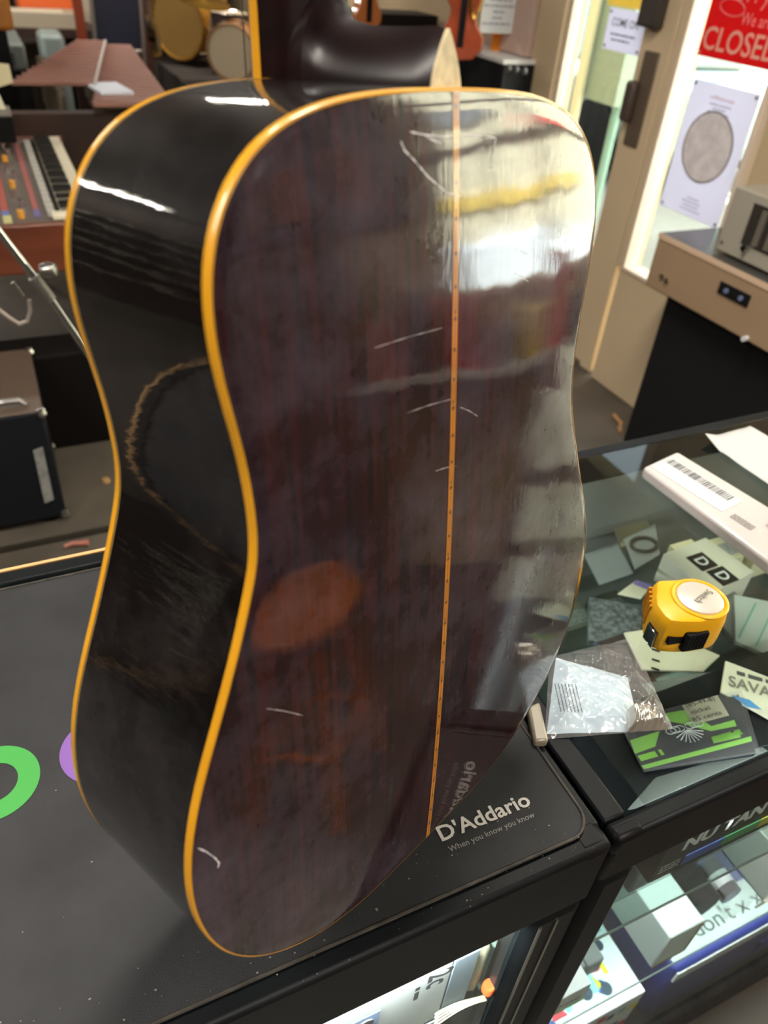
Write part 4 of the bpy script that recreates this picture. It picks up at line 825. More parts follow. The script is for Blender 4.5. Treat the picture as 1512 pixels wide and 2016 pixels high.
MB().cyl((-.10, .015, .05), (-.08, .015, .05), .010, n=14).build('knob', chrome, ra); MB().cyl((-.083, .115, .035), (-.08, .115, .035), .005, n=12).build('screw', ink, ra)
for y in (-.4, .1): MB().cyl((0, y, 0), (0, y, .01), .012, n=12).build('foot', blackp, ra)
o = tag(MB().tube([(0, 0, 0), (.02, .03, 0), (.045, .05, 0), (.05, .09, .002), (.06, .12, 0)], .009, 8).build('cable_end', mat('tan_cable', (170, 128, 84), .6), None, at(1222, 850, FZ + .01), smooth=True), 'short tan cable end on the floor beside the black cabinet', 'cable')

# ------------------------------------------------------------------ upper right: amp on shelf, violins, card
ba = thing('black_amplifier', 'black amplifier with a white top and three knobs beside the beige door post', 'amplifier', (2.12, 3.52, -.25))
MB().box(-.04, .14, -.29, .38, 0, .405).build('amp_shell', mat('black_amp_shell', (30, 30, 32), .5), ba, bevel=.004)
MB().box(-.045, .14, -.29, .38, .405, .425).build('top_shelf', mat('white_top', (214, 214, 210), .4), ba, bevel=.003)
for k, px in enumerate((1003, 1018, 1034)):
    q_ = atx(px, 134 + 3 * k, 2.078); MB().cyl((-.052, q_.y - 3.52, q_.z + .25), (-.04, q_.y - 3.52, q_.z + .25), .014, n=18).build('knob', mat('grey_knob', (80, 80, 80), .3), ba)
st = thing('amp_table', 'dark wooden table carrying the black amplifier by the door post', 'table', (2.12, 3.55, FZ)); MB().box(-.12, .14, -.34, .5, .69, .714).build('table_top', mat('dark_brown_wood', (58, 38, 28), .5, noise=.3, nscale=4), st)
for a in (-.10, .12):
    for b in (-.32, .48): MB().box(a - .02, a + .02, b - .02, b + .02, 0, .69).build('leg', mat('dark_brown_wood', (58, 38, 28), .5), st)
def fiddle(name, label, px, py, y, h, m, rot=0.0):
    p_ = aty(px, py, y); t = thing(name, label, 'violin', (p_.x, p_.y, p_.z), rot, 'violins hanging by the door')
    def prof_(k): return [(x * h * .30 * k, z * h * k) for x, z in [(0, -.5), (.6, -.48), (.98, -.36), (1, -.24), (.72, -.12), (.56, -.02), (.55, .06), (.72, .14), (.86, .26), (.80, .38), (.45, .48), (0, .5)]]
    P_ = prof_(1); P_ = P_ + [(-a, b) for a, b in P_[-2:0:-1]]
    mb = MB().hexa([(a, 0, b) for a, b in P_], [(a, .045, b) for a, b in P_]); mb.build('body', m, t, bevel=.006)
    MB().box(-.012, .012, .0, .02, h * .5, h * 1.0).build('neck', mat('violin_neck', (60, 34, 20), .4), t, bevel=.003)
    MB().box(-.014, .014, -.006, .0, -h * .35, h * .75).build('fingerboard', darkink, t)
    MB().tube([(0, .02, h), (0, .02, h + .06)], .003, 6).build('hook', steel, t)
    return t
redb = mat('red_brown_varnish', (168, 74, 44), .22, coat=1, noise=.2, nscale=6)
fiddle('violin', 'red-brown violin hanging just right of the guitar heel', 912, 30, 3.4, .34, redb, -.5)
fiddle('violin', 'orange violin hanging behind the heel curve of the guitar', 728, -6, 3.9, .28, mat('orange_varnish', (186, 106, 48), .25, coat=1), .3)
sg_ = aty(982, 18, 3.4); t = thing('price_card', 'white printed card hanging left of the door post', 'sign', (sg_.x, sg_.y, sg_.z))
MB().box(-.085, .085, 0, .002, -.09, .14).build('card', white, t, bevel=0); rrw = [(.03, .14), (.0, .16), (.05, .11), (.05, .10), (.0, .15)]
lines('small_print', lt, t, (-.078, -.001, .03), (1, 0, 0), (0, 0, 1), rrw, .007, .022); MB().tube([(0, .001, .14), (0, .001, .3)], .001, 5).build('cord', ink, t)
p_ = aty(983, 74, 3.5); t = thing('guitar_strap', 'orange strap hanging below the white printed card', 'strap', (p_.x, p_.y, p_.z)); MB().box(-.035, .03, 0, .006, -.06, .18).build('webbing', mat('orange_webbing', (236, 140, 26), .6), t, bevel=.002)
p_ = aty(933, 8, 3.35); o = tag(MB().tube([(-.03, 0, .12), (-.012, 0, -.02), (.005, 0, -.05), (.03, 0, -.02), (.04, 0, .03)], .007, 8).build('brass_hook', mat('brass', (206, 160, 70), .25, metal=1), None, p_, smooth=True), 'bent brass hook above the red-brown violin', 'hook')
o = tag(B('pink_board', 2.215, 2.262, 3.28, 3.62, .18, 1.2, mat('pinkish_board', (196, 170, 156), .5)), 'tall pinkish board leaning on the wall behind the black amplifier', 'board')
o = tag(B('stock_shelf', 1.55, 2.2, 4.1, 4.35, FZ, .25, mat('black_shelf_unit', (24, 22, 22), .6)), 'black shelf unit behind the guitar heel', 'shelf')

# ------------------------------------------------------------------ left background
wood = mat('walnut_case', (106, 54, 34), .4, noise=.25, nscale=3, coat=.3, stretch=(1, 6, 6))
dwood = mat('dark_walnut', (52, 32, 24), .5, noise=.25, nscale=3)
# electric organ with keys
og = thing('combo_organ', 'wooden cased electric organ with sliders and white keys at the left', 'organ', (.06, 3.30, FZ))
OH = .72
MB().box(-.55, .205, -.575, .60, OH - .13, OH - .012).build('case_body', wood, og, bevel=.006)
MB().box(-.55, .205, -.60, -.575, OH - .155, OH + .004).build('end_panel', wood, og, bevel=.006); MB().box(-.55, .215, .60, .625, OH - .155, OH + .004).build('end_panel', wood, og, bevel=.006)
MB().box(-.5, .075, -.57, .595, OH - .012, OH - .004).build('control_panel', mat('grey_brown_panel', (96, 84, 76), .5, noise=.1, nscale=8), og)
MB().box(.082, .20, -.565, .595, OH - .012, OH - .002).build('keybed', mat('dark_keybed', (24, 22, 22), .5), og)
NK = 42; wk = mat('ivory_key', (232, 224, 200), .35); bk = mat('black_key', (22, 21, 20), .35)
for k in range(NK):
    y = -.56 + k * 1.15 / NK; MB().box(.095, .200, y, y + 1.15 / NK - .0012, OH - .002, OH + .008).build('white_key', wk, og)
for k in range(NK - 1):
    if k % 7 in (2, 6): continue
    y = -.56 + (k + 1) * 1.15 / NK - .006; MB().box(.095, .158, y, y + .013, OH + .008, OH + .018).build('black_key', bk, og)
for k in range(16): MB().box(.052, .076, -.50 + k * .066, -.466 + k * .066, OH - .004, OH + .012).build('tab_switch', mat('pale_tab', (190, 188, 182), .4), og)
def st_(x0, x1, y0, y1, c_, n_): MB().box(x0, x1, y0, y1, OH - .004, OH - .0015).build('panel_stripe', mat(n_, c_, .5), og)
st_(.012, .030, -.42, .55, (166, 92, 86), 'muted_red'); st_(.012, .030, -.50, -.42, (110, 100, 160), 'muted_blue'); st_(-.085, -.065, -.42, .55, (176, 80, 66), 'panel_red'); st_(-.085, -.065, -.47, -.42, (90, 110, 190), 'panel_blue'); st_(-.085, -.060, -.55, -.47, (196, 192, 130), 'panel_cream')
for k in range(9):
    MB().cyl((-.03 + .012 * math.sin(k * 2), -.50 + k * .12, OH - .004), (-.03 + .012 * math.sin(k * 2), -.50 + k * .12, OH + .022), .010, n=14).build('knob', [mat('amber_knob', (226, 160, 60), .4), chrome, chrome][k % 3], og, smooth=True)
MB().box(.062, .13, -.57, -.52, OH + .004, OH + .02).build('white_block', wk, og, bevel=.003)
for a in (-.5, .17):
    for b in (-.5, .56): MB().box(a, a + .035, b, b + .035, 0, OH - .13).build('leg', dwood, og)
# marimba
mr_ = thing('marimba', 'brown marimba with long wooden bars in the middle distance', 'marimba', (.55, 4.9, FZ))
MH = .85; rw = mat('rosewood_bar', (156, 112, 100), .35, noise=.18, nscale=12, coat=.3, stretch=(1, 8, 1))
MB().box(-.50, .36, -.86, -.78, .42, MH - .06).build('end_board', dwood, mr_, bevel=.004); MB().box(-.52, .40, -.92, -.86, .47, .51).build('front_rail', mat('pinkish_rail', (150, 108, 84), .35, coat=.4), mr_, bevel=.006)
MB().box(-.0, .36, .90, .96, .40, MH - .06).build('end_board', dwood, mr_)
NB = 26
def xl(y): return -.43 + (y + .6) / 1.55 * .50
def xr(y): return .235 + (y + .95) / 1.95 * .14
for k in range(NB):
    y = -.95 + k * 1.9 / NB; MB().box(-.055 + (y + .6) * .18, xr(y), y, y + .043, MH - .02, MH).build('natural_bar', rw, mr_, bevel=.003)
for k in range(16):
    y = -.58 + k * 1.5 / 16; MB().box(xl(y), -.062 + (y + .6) * .18, y, y + .045, MH + .005, MH + .025).build('accidental_bar', rw, mr_, bevel=.003)
MB().tube([(-.058 + (y + .6) * .18, y, MH + .02) for y in [-.62 + .1 * i for i in range(16)]], .008, 8).build('bar_cord', mat('silver_cord', (196, 192, 188), .4, bump=1, bscale=90), mr_, smooth=True)
for k in range(13): MB().cyl((.05, -.75 + .12 * k, .35 + .02 * k), (.05, -.75 + .12 * k, MH - .04), .025, n=14).build('resonator', mat('satin_tube', (150, 140, 120), .35, metal=.8), mr_, smooth=True)
for k in range(9): MB().cyl((-.22, -.55 + .12 * k, .45 + .02 * k), (-.22, -.55 + .12 * k, MH - .01), .022, n=14).build('resonator', mat('satin_tube', (150, 140, 120), .35, metal=.8), mr_, smooth=True)
for a, b in ((-.5, -.83), (.33, -.83), (.02, .9), (.33, .9)): MB().box(a, a + .04, b, b + .04, 0, .45).build('leg', dwood, mr_)
pp = at(215, 176, -.112); o = tag(MB().box(-.075, .075, -.13, .13, 0, .012).build('price_sheet', mat('blue_white_sheet', (220, 226, 240), .5), None, (pp.x, pp.y, -.1135), .15), 'white sheet lying on the marimba bars', 'paper')
# small black amplifier with corners
am = thing('combo_amp', 'black combo amplifier with chrome corners and a silver badge on the floor', 'amplifier', (-.185, 2.30, FZ))
MB().box(-.30, .155, -.215, .20, .02, .395).build('cabinet', mat('black_vinyl', (26, 28, 32), .6, bump=.3, bscale=400), am, bevel=.008)
MB().box(-.30, .155, -.215, .20, .395, .399).build('top_skin', mat('brown_vinyl_top', (86, 72, 62), .45), am, bevel=.002)
cz = mat('chrome_corner', (190, 188, 184), .25, metal=1)
for a in (-.295, .15):
    for b in (-.21, .195):
        for z in (.03, .39): MB().lathe([(0, .016), (.011, .012), (.016, 0), (.011, -.012), (0, -.016)], (a, b, z), n=12).build('corner', cz, am, smooth=True)
bd = [aty(px, py, 2.082) - Vector((-.185, 2.30, FZ)) for px, py in ((65, 887), (84, 880), (106, 982), (88, 990))]
MB().hexa([(p.x, -.2165, p.z) for p in bd], [(p.x, -.222, p.z) for p in bd]).build('badge', mat('silver_badge', (176, 178, 174), .35, metal=.5, noise=.3, nscale=60), am)
MB().tube([(.02, -.17, .40), (.035, -.165, .415), (.10, -.165, .415), (.115, -.17, .40)], .009, 8).build('handle', cz, am, smooth=True)
MB().tube([(-.16, .0, .40), (-.14, .0, .42), (.02, .06, .42), (.04, .06, .40)], .009, 8).build('handle', cz, am, smooth=True)
for a in (-.26, .11):
    for b in (-.18, .16): MB().cyl((a, b, 0), (a, b, .02), .02, n=14).build('foot', blackp, am)
# microphone boom stand
ms_ = thing('microphone_stand', 'chrome boom of a microphone stand crossing the left edge', 'microphone stand', (.12, 1.62, FZ))
def rel(p_): return p_ - Vector((.12, 1.62, FZ))
e0, e1, e2 = rel(aty(-60, 380, 1.62)), rel(aty(88, 572, 1.62)), rel(aty(205, 742, 1.62))
MB().cyl(e0, e1, .0075, n=16).build('boom', chrome, ms_, smooth=True); MB().cyl(e1, e2, .0075, n=16).build('boom', chrome, ms_, smooth=True)
MB().cyl(rel(aty(66, 545, 1.62)), rel(aty(100, 590, 1.62)), .0125, n=16).build('clutch', mat('grey_clutch', (120, 116, 112), .4, metal=.5), ms_, smooth=True)
MB().lathe([(0, .02), (.012, .018), (.017, .005), (.014, -.01), (0, -.012)], rel(aty(92, 533, 1.60)), (1, -.4, .2), n=16).build('wing_knob', steel, ms_, smooth=True)
MB().tube([rel(aty(a, b, 1.64)) for a, b in ((58, 590), (60, 612), (54, 632), (38, 638), (18, 626), (0, 612), (-25, 590))], .0045, 8).build('cable_loop', mat('grey_cable', (150, 138, 130), .4), ms_, smooth=True)
MB().cyl(rel(aty(25, 556, 1.65)), rel(aty(46, 584, 1.65)), .004, n=10).build('thumb_bar', steel, ms_)
foot = Vector((e2.x, e2.y, 0)); MB().cyl((foot.x, foot.y, .05), e2, .009, n=14).build('upright', mat('black_stand', (18, 18, 18), .4), ms_, smooth=True)
for k in range(3): a = math.radians(90 + 120 * k); MB().cyl((foot.x, foot.y, .12), (foot.x + .25 * math.cos(a), foot.y + .25 * math.sin(a), .01), .008, n=10).build('leg', mat('black_stand', (18, 18, 18), .4), ms_, smooth=True)
# piano bench / dark case behind
o = tag(B('keyboard_case', -.40, .55, 2.515, 2.68, FZ, FZ + .36, mat('near_black_case', (15, 11, 10), .8), bevel=.01), 'low black case on the floor under the wooden organ', 'case')
o = tag(B('piano_bench', .30, 1.25, 2.75, 3.55, FZ, FZ + .50, mat('dark_bench', (22, 15, 12), .7), bevel=.01), 'dark bench behind the waist of the guitar', 'bench')
# things behind organ
bs_ = thing('black_speaker', 'black speaker box standing on the far end of the organ', 'speaker', (-.16, 3.75, -.218)); MB().box(-.30, .245, -.06, .12, .0, .10).build('cabinet', mat('black_speaker_box', (16, 16, 17), .6), bs_, bevel=.006); MB().box(-.30, .245, -.06, .12, .10, .106).build('top_skin', mat('grey_skin', (120, 116, 108), .5), bs_)
p0, p1, p2, p3 = aty(-60, 190, 4.02), aty(26, 163, 4.02), aty(18, 128, 4.02), aty(-60, 120, 4.02)
st2 = thing('music_desk', 'cream panel sticking in at the left edge above the organ', 'music desk', (p1.x, 4.02, p0.z)); o_ = Vector((p1.x, 4.02, p0.z))
MB().hexa([p - o_ for p in (p0, p1, p2, p3)], [p - o_ + Vector((0, .02, 0)) for p in (p0, p1, p2, p3)]).build('panel', mat('cream_panel', (226, 214, 176), .5), st2)
MB().cyl((-.12, .01, -.2), (-.12, .01, .03), .012, n=10).build('bracket', blackp, st2)
p0, p1, p2, p3 = aty(-30, 234, 3.80), aty(20, 234, 3.80), aty(0, 190, 3.80), aty(-30, 160, 3.80); o_ = Vector((p1.x - .06, 3.80, p0.z))
st3 = thing('white_book', 'white wedge of a book standing on the black speaker box', 'book', o_)
MB().hexa([p - o_ for p in (p0, p1, p2, p3)], [p - o_ + Vector((0, .03, 0)) for p in (p0, p1, p2, p3)]).build('cover', mat('cream_white_cover', (232, 226, 206), .5), st3)
def simple(name, label, cat, x0, x1, y0, y1, z0, z1, m, bevel=.006): return tag(B(name, x0, x1, y0, y1, z0, z1, m, bevel=bevel), label, cat)
gx = aty(50, 100, 6.05).x; gz = aty(20, 85, 6.05).z; gz0 = aty(20, 140, 6.05).z
ga = thing('grey_amplifier', 'grey amplifier box with rounded corners left of the marimba', 'amplifier', (gx - .4, 6.4, FZ)); MB().box(-.4, .40, -.35, .35, gz0 - FZ, gz - FZ).build('cabinet', mat('grey_green_vinyl', (112, 120, 116), .5), ga, bevel=.02); MB().box(-.35, .33, -.355, -.35, gz0 - FZ + .03, gz - FZ - .05).build('grille', mat('dark_grey_cloth', (66, 72, 70), .8), ga, bevel=.004)
MB().box(-.4, .40, -.3, .3, 0, gz0 - FZ).build('base_cabinet', mat('dark_base', (26, 26, 26), .6), ga)
gx2 = aty(122, 80, 6.3).x
ga2 = thing('grey_suitcase', 'pale grey case standing between the grey amplifier and the marimba', 'case', (gx2 - .06, 6.45, FZ)); MB().box(-.08, .08, -.15, .15, 0, aty(122, 68, 6.3).z - FZ).build('shell', mat('pale_teal_grey', (146, 160, 158), .4), ga2, bevel=.03)
kz = aty(90, 57, 6.85).z; kx = aty(157, 50, 6.85).x
kb = thing('beige_keyboard', 'beige keyboard lying on the table behind the grey amplifier', 'keyboard', (kx - .5, 7.0, kz)); MB().box(-.5, .5, -.15, .15, 0, .10).build('case_shell', mat('beige_plastic', (176, 164, 144), .5), kb, bevel=.006); MB().box(-.4, .4, -.14, 0, .10, .108).build('key_row', wk, kb)
tb = thing('stock_table', 'dark table under the beige keyboard', 'table', (kx - .5, 7.1, FZ)); MB().box(-.6, .62, -.28, .28, kz - FZ - .05, kz - FZ).build('table_top', dwood, tb)
for a in (-.55, .55):
    for b in (-.25, .25): MB().box(a - .03, a + .03, b - .03, b + .03, 0, kz - FZ - .05).build('leg', dwood, tb)
og2 = mat('orange_plastic_case', (226, 104, 48), .35)
oc_ = thing('orange_case', 'bright orange case behind the beige keyboard', 'case', (kx - .22, 7.26, kz)); MB().box(-.16, .26, -.1, .1, 0, .24).build('shell', og2, oc_, bevel=.03, seg=3)
ac = aty(30, 62, 4.9)
ab = thing('amber_cushion', 'amber padded box at the top left corner', 'box', (ac.x - .3, 5.02, ac.z)); MB().box(-.3, .30, -.12, .12, 0, .15).build('padding', mat('amber_vinyl', (176, 112, 40), .45), ab, bevel=.02); MB().box(-.3, .27, -.10, .10, .15, .26).build('pillow', mat('cream_pad', (220, 206, 170), .6), ab, bevel=.02)
simple('black_rack', 'black rack carrying the amber padded box', 'rack', ac.x - .62, ac.x - .04, 4.92, 5.12, FZ, ac.z, blackp)
rp = thing('red_post', 'red-brown wooden post beside the music stand', 'post', (.68, 6.3, FZ)); MB().box(-.03, .03, -.03, .03, 0, 1.15).build('post', mat('red_wood', (140, 58, 30), .4), rp)
# music stand board
mu_ = thing('music_stand', 'dark navy board on a silver frame at the top of the picture', 'stand', (.87, 6.6, FZ))
pa = [aty(a, b, 6.6) - Vector((.87, 6.6, FZ)) for a, b in ((182, 90), (278, 95), (272, -40), (174, -40))]
MB().hexa([(p.x, 0, p.z) for p in pa], [(p.x, .02, p.z) for p in pa]).build('board', mat('navy_board', (26, 30, 48), .5), mu_)
for a, b in ((0, 3), (1, 2)): MB().cyl((pa[a].x, -.01, 0.0), (pa[b].x, -.01, pa[b].z), .014, n=12).build('frame_tube', mat('grey_frame', (150, 144, 136), .35, metal=.6), mu_, smooth=True)
MB().cyl((pa[0].x, -.01, pa[0].z - .02), (pa[1].x, -.01, pa[1].z - .02), .012, n=12).build('frame_tube', mat('grey_frame', (150, 144, 136), .35, metal=.6), mu_, smooth=True)
# drums
def drum(name, label, c_, axis, r, depth, shell, head, hoop, tilt=0):
    t = thing(name, label, 'drum', c_); ax2 = Vector(axis).normalized()
    MB().lathe([(r, 0), (r, depth)], (0, 0, 0), ax2, 36).build('shell', shell, t, smooth=True)
    MB().lathe([(0, -.002), (r * .97, 0)], (0, 0, 0), ax2, 36).build('drum_head', head, t, smooth=True); MB().lathe([(0, depth), (r, depth)], (0, 0, 0), ax2, 36).build('drum_head', head, t)
    for d_ in (0, depth): MB().tube([ax2 * d_ + (ax2.orthogonal().normalized() * math.cos(q_) + ax2.cross(ax2.orthogonal().normalized()) * math.sin(q_)) * r * 1.03 for q_ in [i * math.pi / 16 for i in range(32)]], r * .05, 8, closed=True).build('hoop', hoop, t, smooth=True)
    u_ = ax2.orthogonal().normalized(); v_ = ax2.cross(u_)
    for k in range(8): q_ = k * math.pi / 4 + .2; dd = (u_ * math.cos(q_) + v_ * math.sin(q_)) * r * 1.06; MB().cyl(dd + ax2 * depth * .1, dd + ax2 * depth * .9, r * .045, n=8).build('tension_rod', chrome, t, smooth=True)
    return t
hd_m = mat('drum_head_cream', (206, 190, 160), .6); gold = mat('gold_sparkle', (196, 146, 62), .3, metal=.7, noise=.3, nscale=60)
oshell = mat('orange_brown_shell', (180, 110, 58), .3, coat=1)
p_ = aty(455, 104, 5.4); drum('floor_drum', 'drum lying on its side with a cream head near the guitar neck', p_, (.95, -.35, .1) if False else (.55, .85, .05), .15, .16, oshell, hd_m, mat('tan_hoop', (170, 130, 90), .4))
p_ = aty(350, 50, 6.3); drum('bass_drum', 'gold bass drum at the top of the picture', p_ + Vector((0, 0, .02)), (.8, .6, 0), .22, .3, gold, mat('gold_head', (150, 116, 60), .4), gold)
p_ = aty(405, 70, 6.2); drum('snare_drum', 'grey sparkle drum beside the gold bass drum', p_ + Vector((.12, -.22, -.18)), (0, 0, 1), .13, .34, mat('grey_sparkle', (96, 84, 84), .3, metal=.6, noise=.4, nscale=40), hd_m, chrome)
p_ = aty(300, 75, 5.9); cyb = thing('cymbal_stack', 'stack of bright cymbals right of the navy board', 'cymbals', p_)
for k in range(4): MB().lathe([(0, .0), (.02, .015), (.13 - .012 * k, .0)], (.012 * k - .01, -.02 * k, .0), (.95, -.3, .1), 28).build('cymbal', chrome, cyb, smooth=True)
MB().cyl((0, 0, -.7), (0, 0, .2), .01, n=10).build('stand', steel, cyb)
p_ = aty(400, 2, 5.6); cyg = thing('gold_cymbal', 'gold cymbal at the top edge above the grey drum', 'cymbal', p_); MB().lathe([(0, .02), (.03, .01), (.17, 0)], (0, 0, 0), (0.1, -.2, 1), 32).build('cymbal', mat('brass', (206, 160, 70), .25, metal=1), cyg, smooth=True)
p_ = aty(440, 40, 5.35); sk = thing('drum_pedestal', 'dark wooden riser under the drums', 'platform', (1.55, 6.0, FZ)); MB().box(-.35, .42, -.75, .7, 0, .67).build('platform', mat('dark_grey_riser', (46, 40, 36), .7), sk, bevel=.01)
p_ = aty(492, 60, 5.0); o = tag(B('room_divider', 1.53, 1.70, 5.15, 5.21, FZ, 1.4, mat('pinkish_grey_panel', (156, 146, 146), .5)), 'pinkish grey panel standing left of the guitar neck', 'panel')
p_ = aty(375, 120, 5.3); o = tag(MB().hexa([(-.32, 0, 0), (.5, -.35, 0), (.5, -.25, 0), (-.32, .1, 0)], [(-.32, 0, .10), (.5, -.35, .10), (.5, -.25, .10), (-.32, .1, .10)]).build('beige_board', mat('beige_board', (128, 112, 94), .6), None, Vector((1.35, 5.0, -.42))), 'slanting beige board in front of the drums', 'board')
o = tag(MB().box(-.5, .5, -.2, .2, 0, .54).build('low_cabinet', dwood, None, (1.45, 4.9, FZ)), 'dark cabinet under the slanting beige board', 'cabinet')
simple('back_shelving', 'dark shelving along the back wall behind the drums', 'shelving', -1.4, 2.1, 7.9, 8.35, FZ, 1.5, mat('dark_shelving', (36, 28, 24), .7))
random.seed(5)
bcol = [(150, 60, 40), (60, 66, 80), (170, 120, 60), (110, 100, 90), (190, 180, 160), (70, 40, 30), (40, 60, 60)]
nm7 = ['red-brown', 'slate blue', 'tan', 'warm grey', 'ivory', 'dark brown', 'dark teal']
for k in range(7):
    x_ = -.9 + k * .42; c_ = bcol[k % 7]; simple('instrument_case', nm7[k] + ' case standing on the floor before the dark back shelving', 'case', x_, x_ + .19, 7.5, 7.8, FZ, FZ + random.uniform(.7, 1.25), mat('case_col_%d' % (k % 7), c_, .5))['group'] = 'cases in front of the back shelving'
# bits on the floor
o = tag(MB().box(-.6, .5, -.012, .012, 0, .006).build('floor_strip', mat('dark_floor_strip', (40, 36, 30), .6), None, (-.05, 2.0, FZ)), 'dark transition strip on the floor in front of the combo amplifier', 'strip')
p_ = at(150, 1070, FZ + .01); o = tag(MB().tube([(-.035, 0, .008), (-.01, .004, .010), (.01, -.002, .010), (.035, -.01, .012)], [.006, .007, .008, .010], 8).build('pink_plug', mat('pink_rubber', (176, 110, 96), .6), None, (p_.x, p_.y, FZ), smooth=True), 'small pink rubber plug on the floor behind the left case', 'plug')
p_ = at(208, 943, FZ + .01); o = tag(MB().lathe([(0, .012), (.012, .010), (.014, 0)], n=14).build('cork_piece', mat('tan_cork', (170, 130, 84), .7), None, (p_.x, p_.y, FZ), smooth=True), 'small tan scrap on the floor left of the guitar waist', 'scrap')

# ------------------------------------------------------------------ the part of the shop the lacquer mirrors: stool, display rail, goods by the second window
so = thing('wooden_stool', 'orange-brown wooden stool beside the counter, mirrored in the guitar back', 'stool', (1.05, -.40, FZ))
sw_ = mat('varnished_beech', (190, 104, 40), .35, coat=.6, noise=.15, nscale=6)
MB().lathe([(0, .655), (.14, .655), (.165, .648), (.17, .635), (.165, .622), (0, .62)], n=40).build('seat', sw_, so, smooth=True)
for k in range(4):
    a = math.radians(45 + 90 * k); MB().cyl((.11 * math.cos(a), .11 * math.sin(a), .63), (.20 * math.cos(a), .20 * math.sin(a), 0), .016, .013, n=14).build('leg', sw_, so, smooth=True)
    b_ = math.radians(135 + 90 * k); MB().cyl((.165 * math.cos(a), .165 * math.sin(a), .24), (.165 * math.cos(b_), .165 * math.sin(b_), .24), .009, n=10).build('rung', sw_, so, smooth=True)
sh = thing('window_display_shelf', 'white display shelf below the second window, mirrored in the guitar back', 'shelf', (2.13, .3, -.10)); MB().box(-.12, .12, -.9, .65, 0, .02).build('board', mat('display_shelf_white', (200, 196, 186), .5), sh); MB().box(-.12, .12, -.9, -.88, -.865, 0).box(-.12, .12, .63, .65, -.865, 0).build('side_panel', wallm, sh)
random.seed(2)
gc = [((206, 40, 44), 'goods_red'), ((226, 196, 70), 'goods_yellow'), ((120, 118, 120), 'goods_grey'), ((60, 58, 66), 'goods_dark'), ((200, 120, 100), 'goods_pink')]
gl = ['red', 'yellow', 'grey', 'dark', 'pink']
for k, (y, z1, c_) in enumerate([(-.50, .20, 4), (-.36, .28, 3), (-.22, .24, 0), (-.10, .12, 2), (.04, .16, 1), (.15, .30, 0), (.27, .14, 3), (.38, .20, 2), (.50, .10, 1)]):
    simple('display_box', '%s box on the window display shelf, %s tall' % (gl[c_], 'very' if z1 > .25 else 'fairly' if z1 > .15 else 'not'), 'box', 2.08, 2.18, y, y + .09, -.08, -.08 + z1, mat(gc[c_][1], gc[c_][0], .5), .002)
pg = thing('pegboard', 'grey-violet pegboard of packets left of the second window, mirrored in the guitar back', 'pegboard', (X1 - .02, -1.3, .45))
MB().box(-.02, .02, -1.0, 1.0, 0, 1.1).build('board', mat('grey_violet_board', (112, 104, 122), .6, noise=.2, nscale=6), pg)
random.seed(21); pcs = [(150, 140, 150), (60, 54, 66), (180, 130, 124), (96, 92, 108), (190, 186, 190), (70, 40, 50), (120, 112, 104)]
for k in range(24):
    y_ = -.95 + (k % 8) * .245 + random.uniform(-.03, .03); z_ = .05 + (k // 8) * .34; c_ = random.choice(pcs); MB().box(-.035, -.02, y_, y_ + random.uniform(.1, .17), z_, z_ + random.uniform(.14, .24)).build('hanging_packet', mat('packet_%d_%d' % (c_[0], c_[1]), c_, .5), pg)
simple('goods_rack', 'dark purple rack of goods against the front wall, mirrored in the guitar back', 'rack', 1.85, 2.2, -2.2, -1.3, FZ, .9, mat('dusky_purple', (70, 50, 66), .6, noise=.4, nscale=9))
simple('goods_cabinet', 'grey cabinet left of the second window, mirrored in the guitar back', 'cabinet', 1.95, 2.25, -1.2, -.62, FZ, .42, mat('cabinet_greybrown', (110, 98, 96), .5, noise=.3, nscale=5))
for k, z in enumerate((-.35, -.05, .22, .48, .74, 1.0)):
    t = thing('wall_shelf', ['lowest', 'second lowest', 'third', 'fourth', 'second highest', 'highest'][k] + ' long shelf on the left wall, mirrored in the guitar side', 'shelf', (X0 + .15, 3.4, z), 0, 'long shelves on the left wall')
    MB().box(-.15, .15, -1.9, 1.9, 0, .025).build('board', dwood, t); MB().box(.15, .155, -1.9, 1.9, 0, .025).build('edge_strip', mat('pale_edge_strip', (214, 206, 190), .4), t)
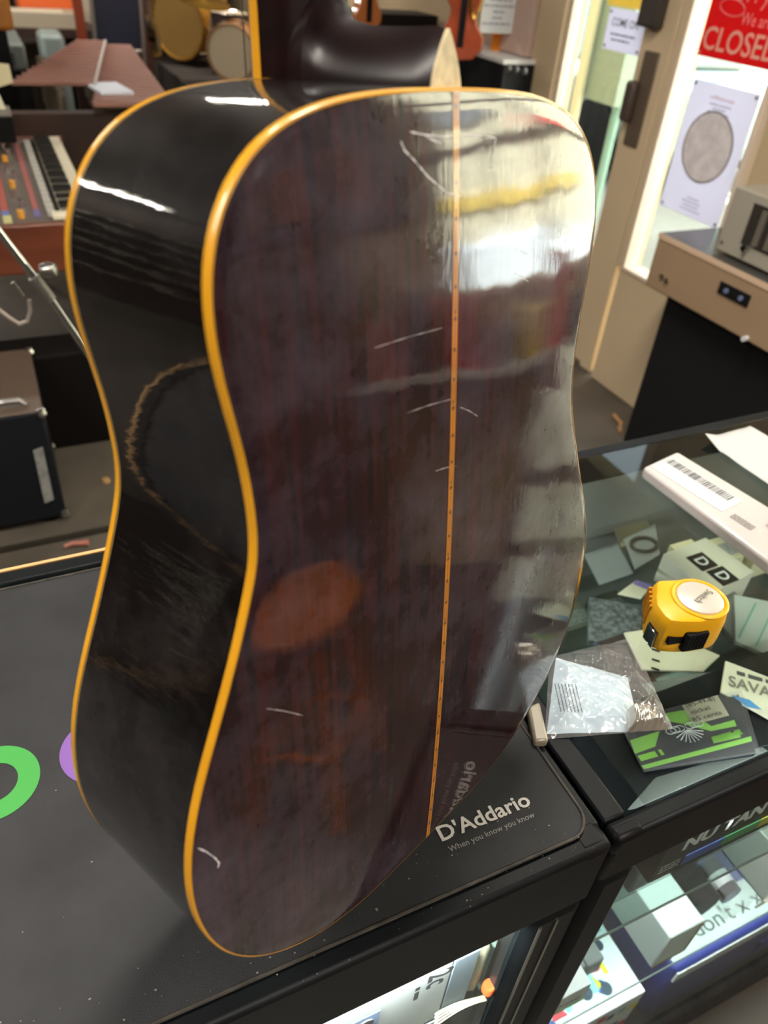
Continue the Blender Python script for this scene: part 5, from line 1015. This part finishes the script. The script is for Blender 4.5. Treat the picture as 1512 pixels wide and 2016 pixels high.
# ceiling light fittings; all but the left-wall one added for general light
for x, y, r_ in TUBES:
    t = thing('ceiling_light', 'long white tube light on the ceiling %s' % {(-1.4, .4): 'left of the counter, added for general light', (.7, 1.1): 'just beyond the guitar, added for general light', (-3.05, 3.78): 'by the left wall', (1.5, 5.9): 'over the drums, added for general light', (-1.2, 6.0): 'far left near the back wall, added for general light', (.9, -1.3): 'over the wooden stool, added for general light'}[(x, y)], 'ceiling light', (x, y, CEIL - .09), r_, 'tube lights on the ceiling')
    MB().box(-.62, .62, -.09, .09, .05, .09).build('housing', white, t, bevel=.004)
    for s in (-.045, .045): MB().cyl((-.59, s, .035), (.59, s, .035), .014, n=14).build('tube', mat('glowing_tube', (255, 244, 226), .5, emit=9), t, smooth=True)
_bm.free()
# small fittings belong to the part they sit on
HOST = {'scratch': 'back_plate', 'centre_strip': 'back_plate', 'heel_cap': 'neck', 'heel_cap_line': 'neck', 'tuning_peg': 'headstock', 'soundhole': 'top_plate', 'bridge': 'top_plate', 'fingerboard_binding': 'fingerboard',
        'lock_ridge': 'thumb_lock', 'switch': 'switch_panel', 'slat': 'grille', 'barcode': 'label', 'emblem': 'wrapper', 'winged_emblem': 'wrapper', 'green_print': 'wrapper', 'price_label': 'wrapper', 'blue_print': 'wrapper', 'red_print': 'wrapper', 'lime_print': 'wrapper', 'teal_stripe': 'wrapper', 'slot': 'wrapper', 'purple_edge': 'wrapper',
        'door_handle': 'door_stile', 'lock_plate': 'door_stile', 'knob_picture': 'carton', 'pedal_picture': 'carton', 'colour_stripe': 'carton', 'printed_shape': 'carton', 'screw': 'sheet', 'tension_rod': 'shell', 'bottle_label': 'bottle'}
for o in list(scn.objects):
    if o.type == 'MESH' and o.parent and o.parent.type == 'EMPTY':
        h = HOST.get(o.name.split('.')[0])
        if h:
            hs = [c for c in o.parent.children if c.name.split('.')[0] == h and c.location.length < 1e-6 and tuple(c.rotation_euler) == (0, 0, 0)]
            if hs and o is not hs[0]: o.parent = hs[0]
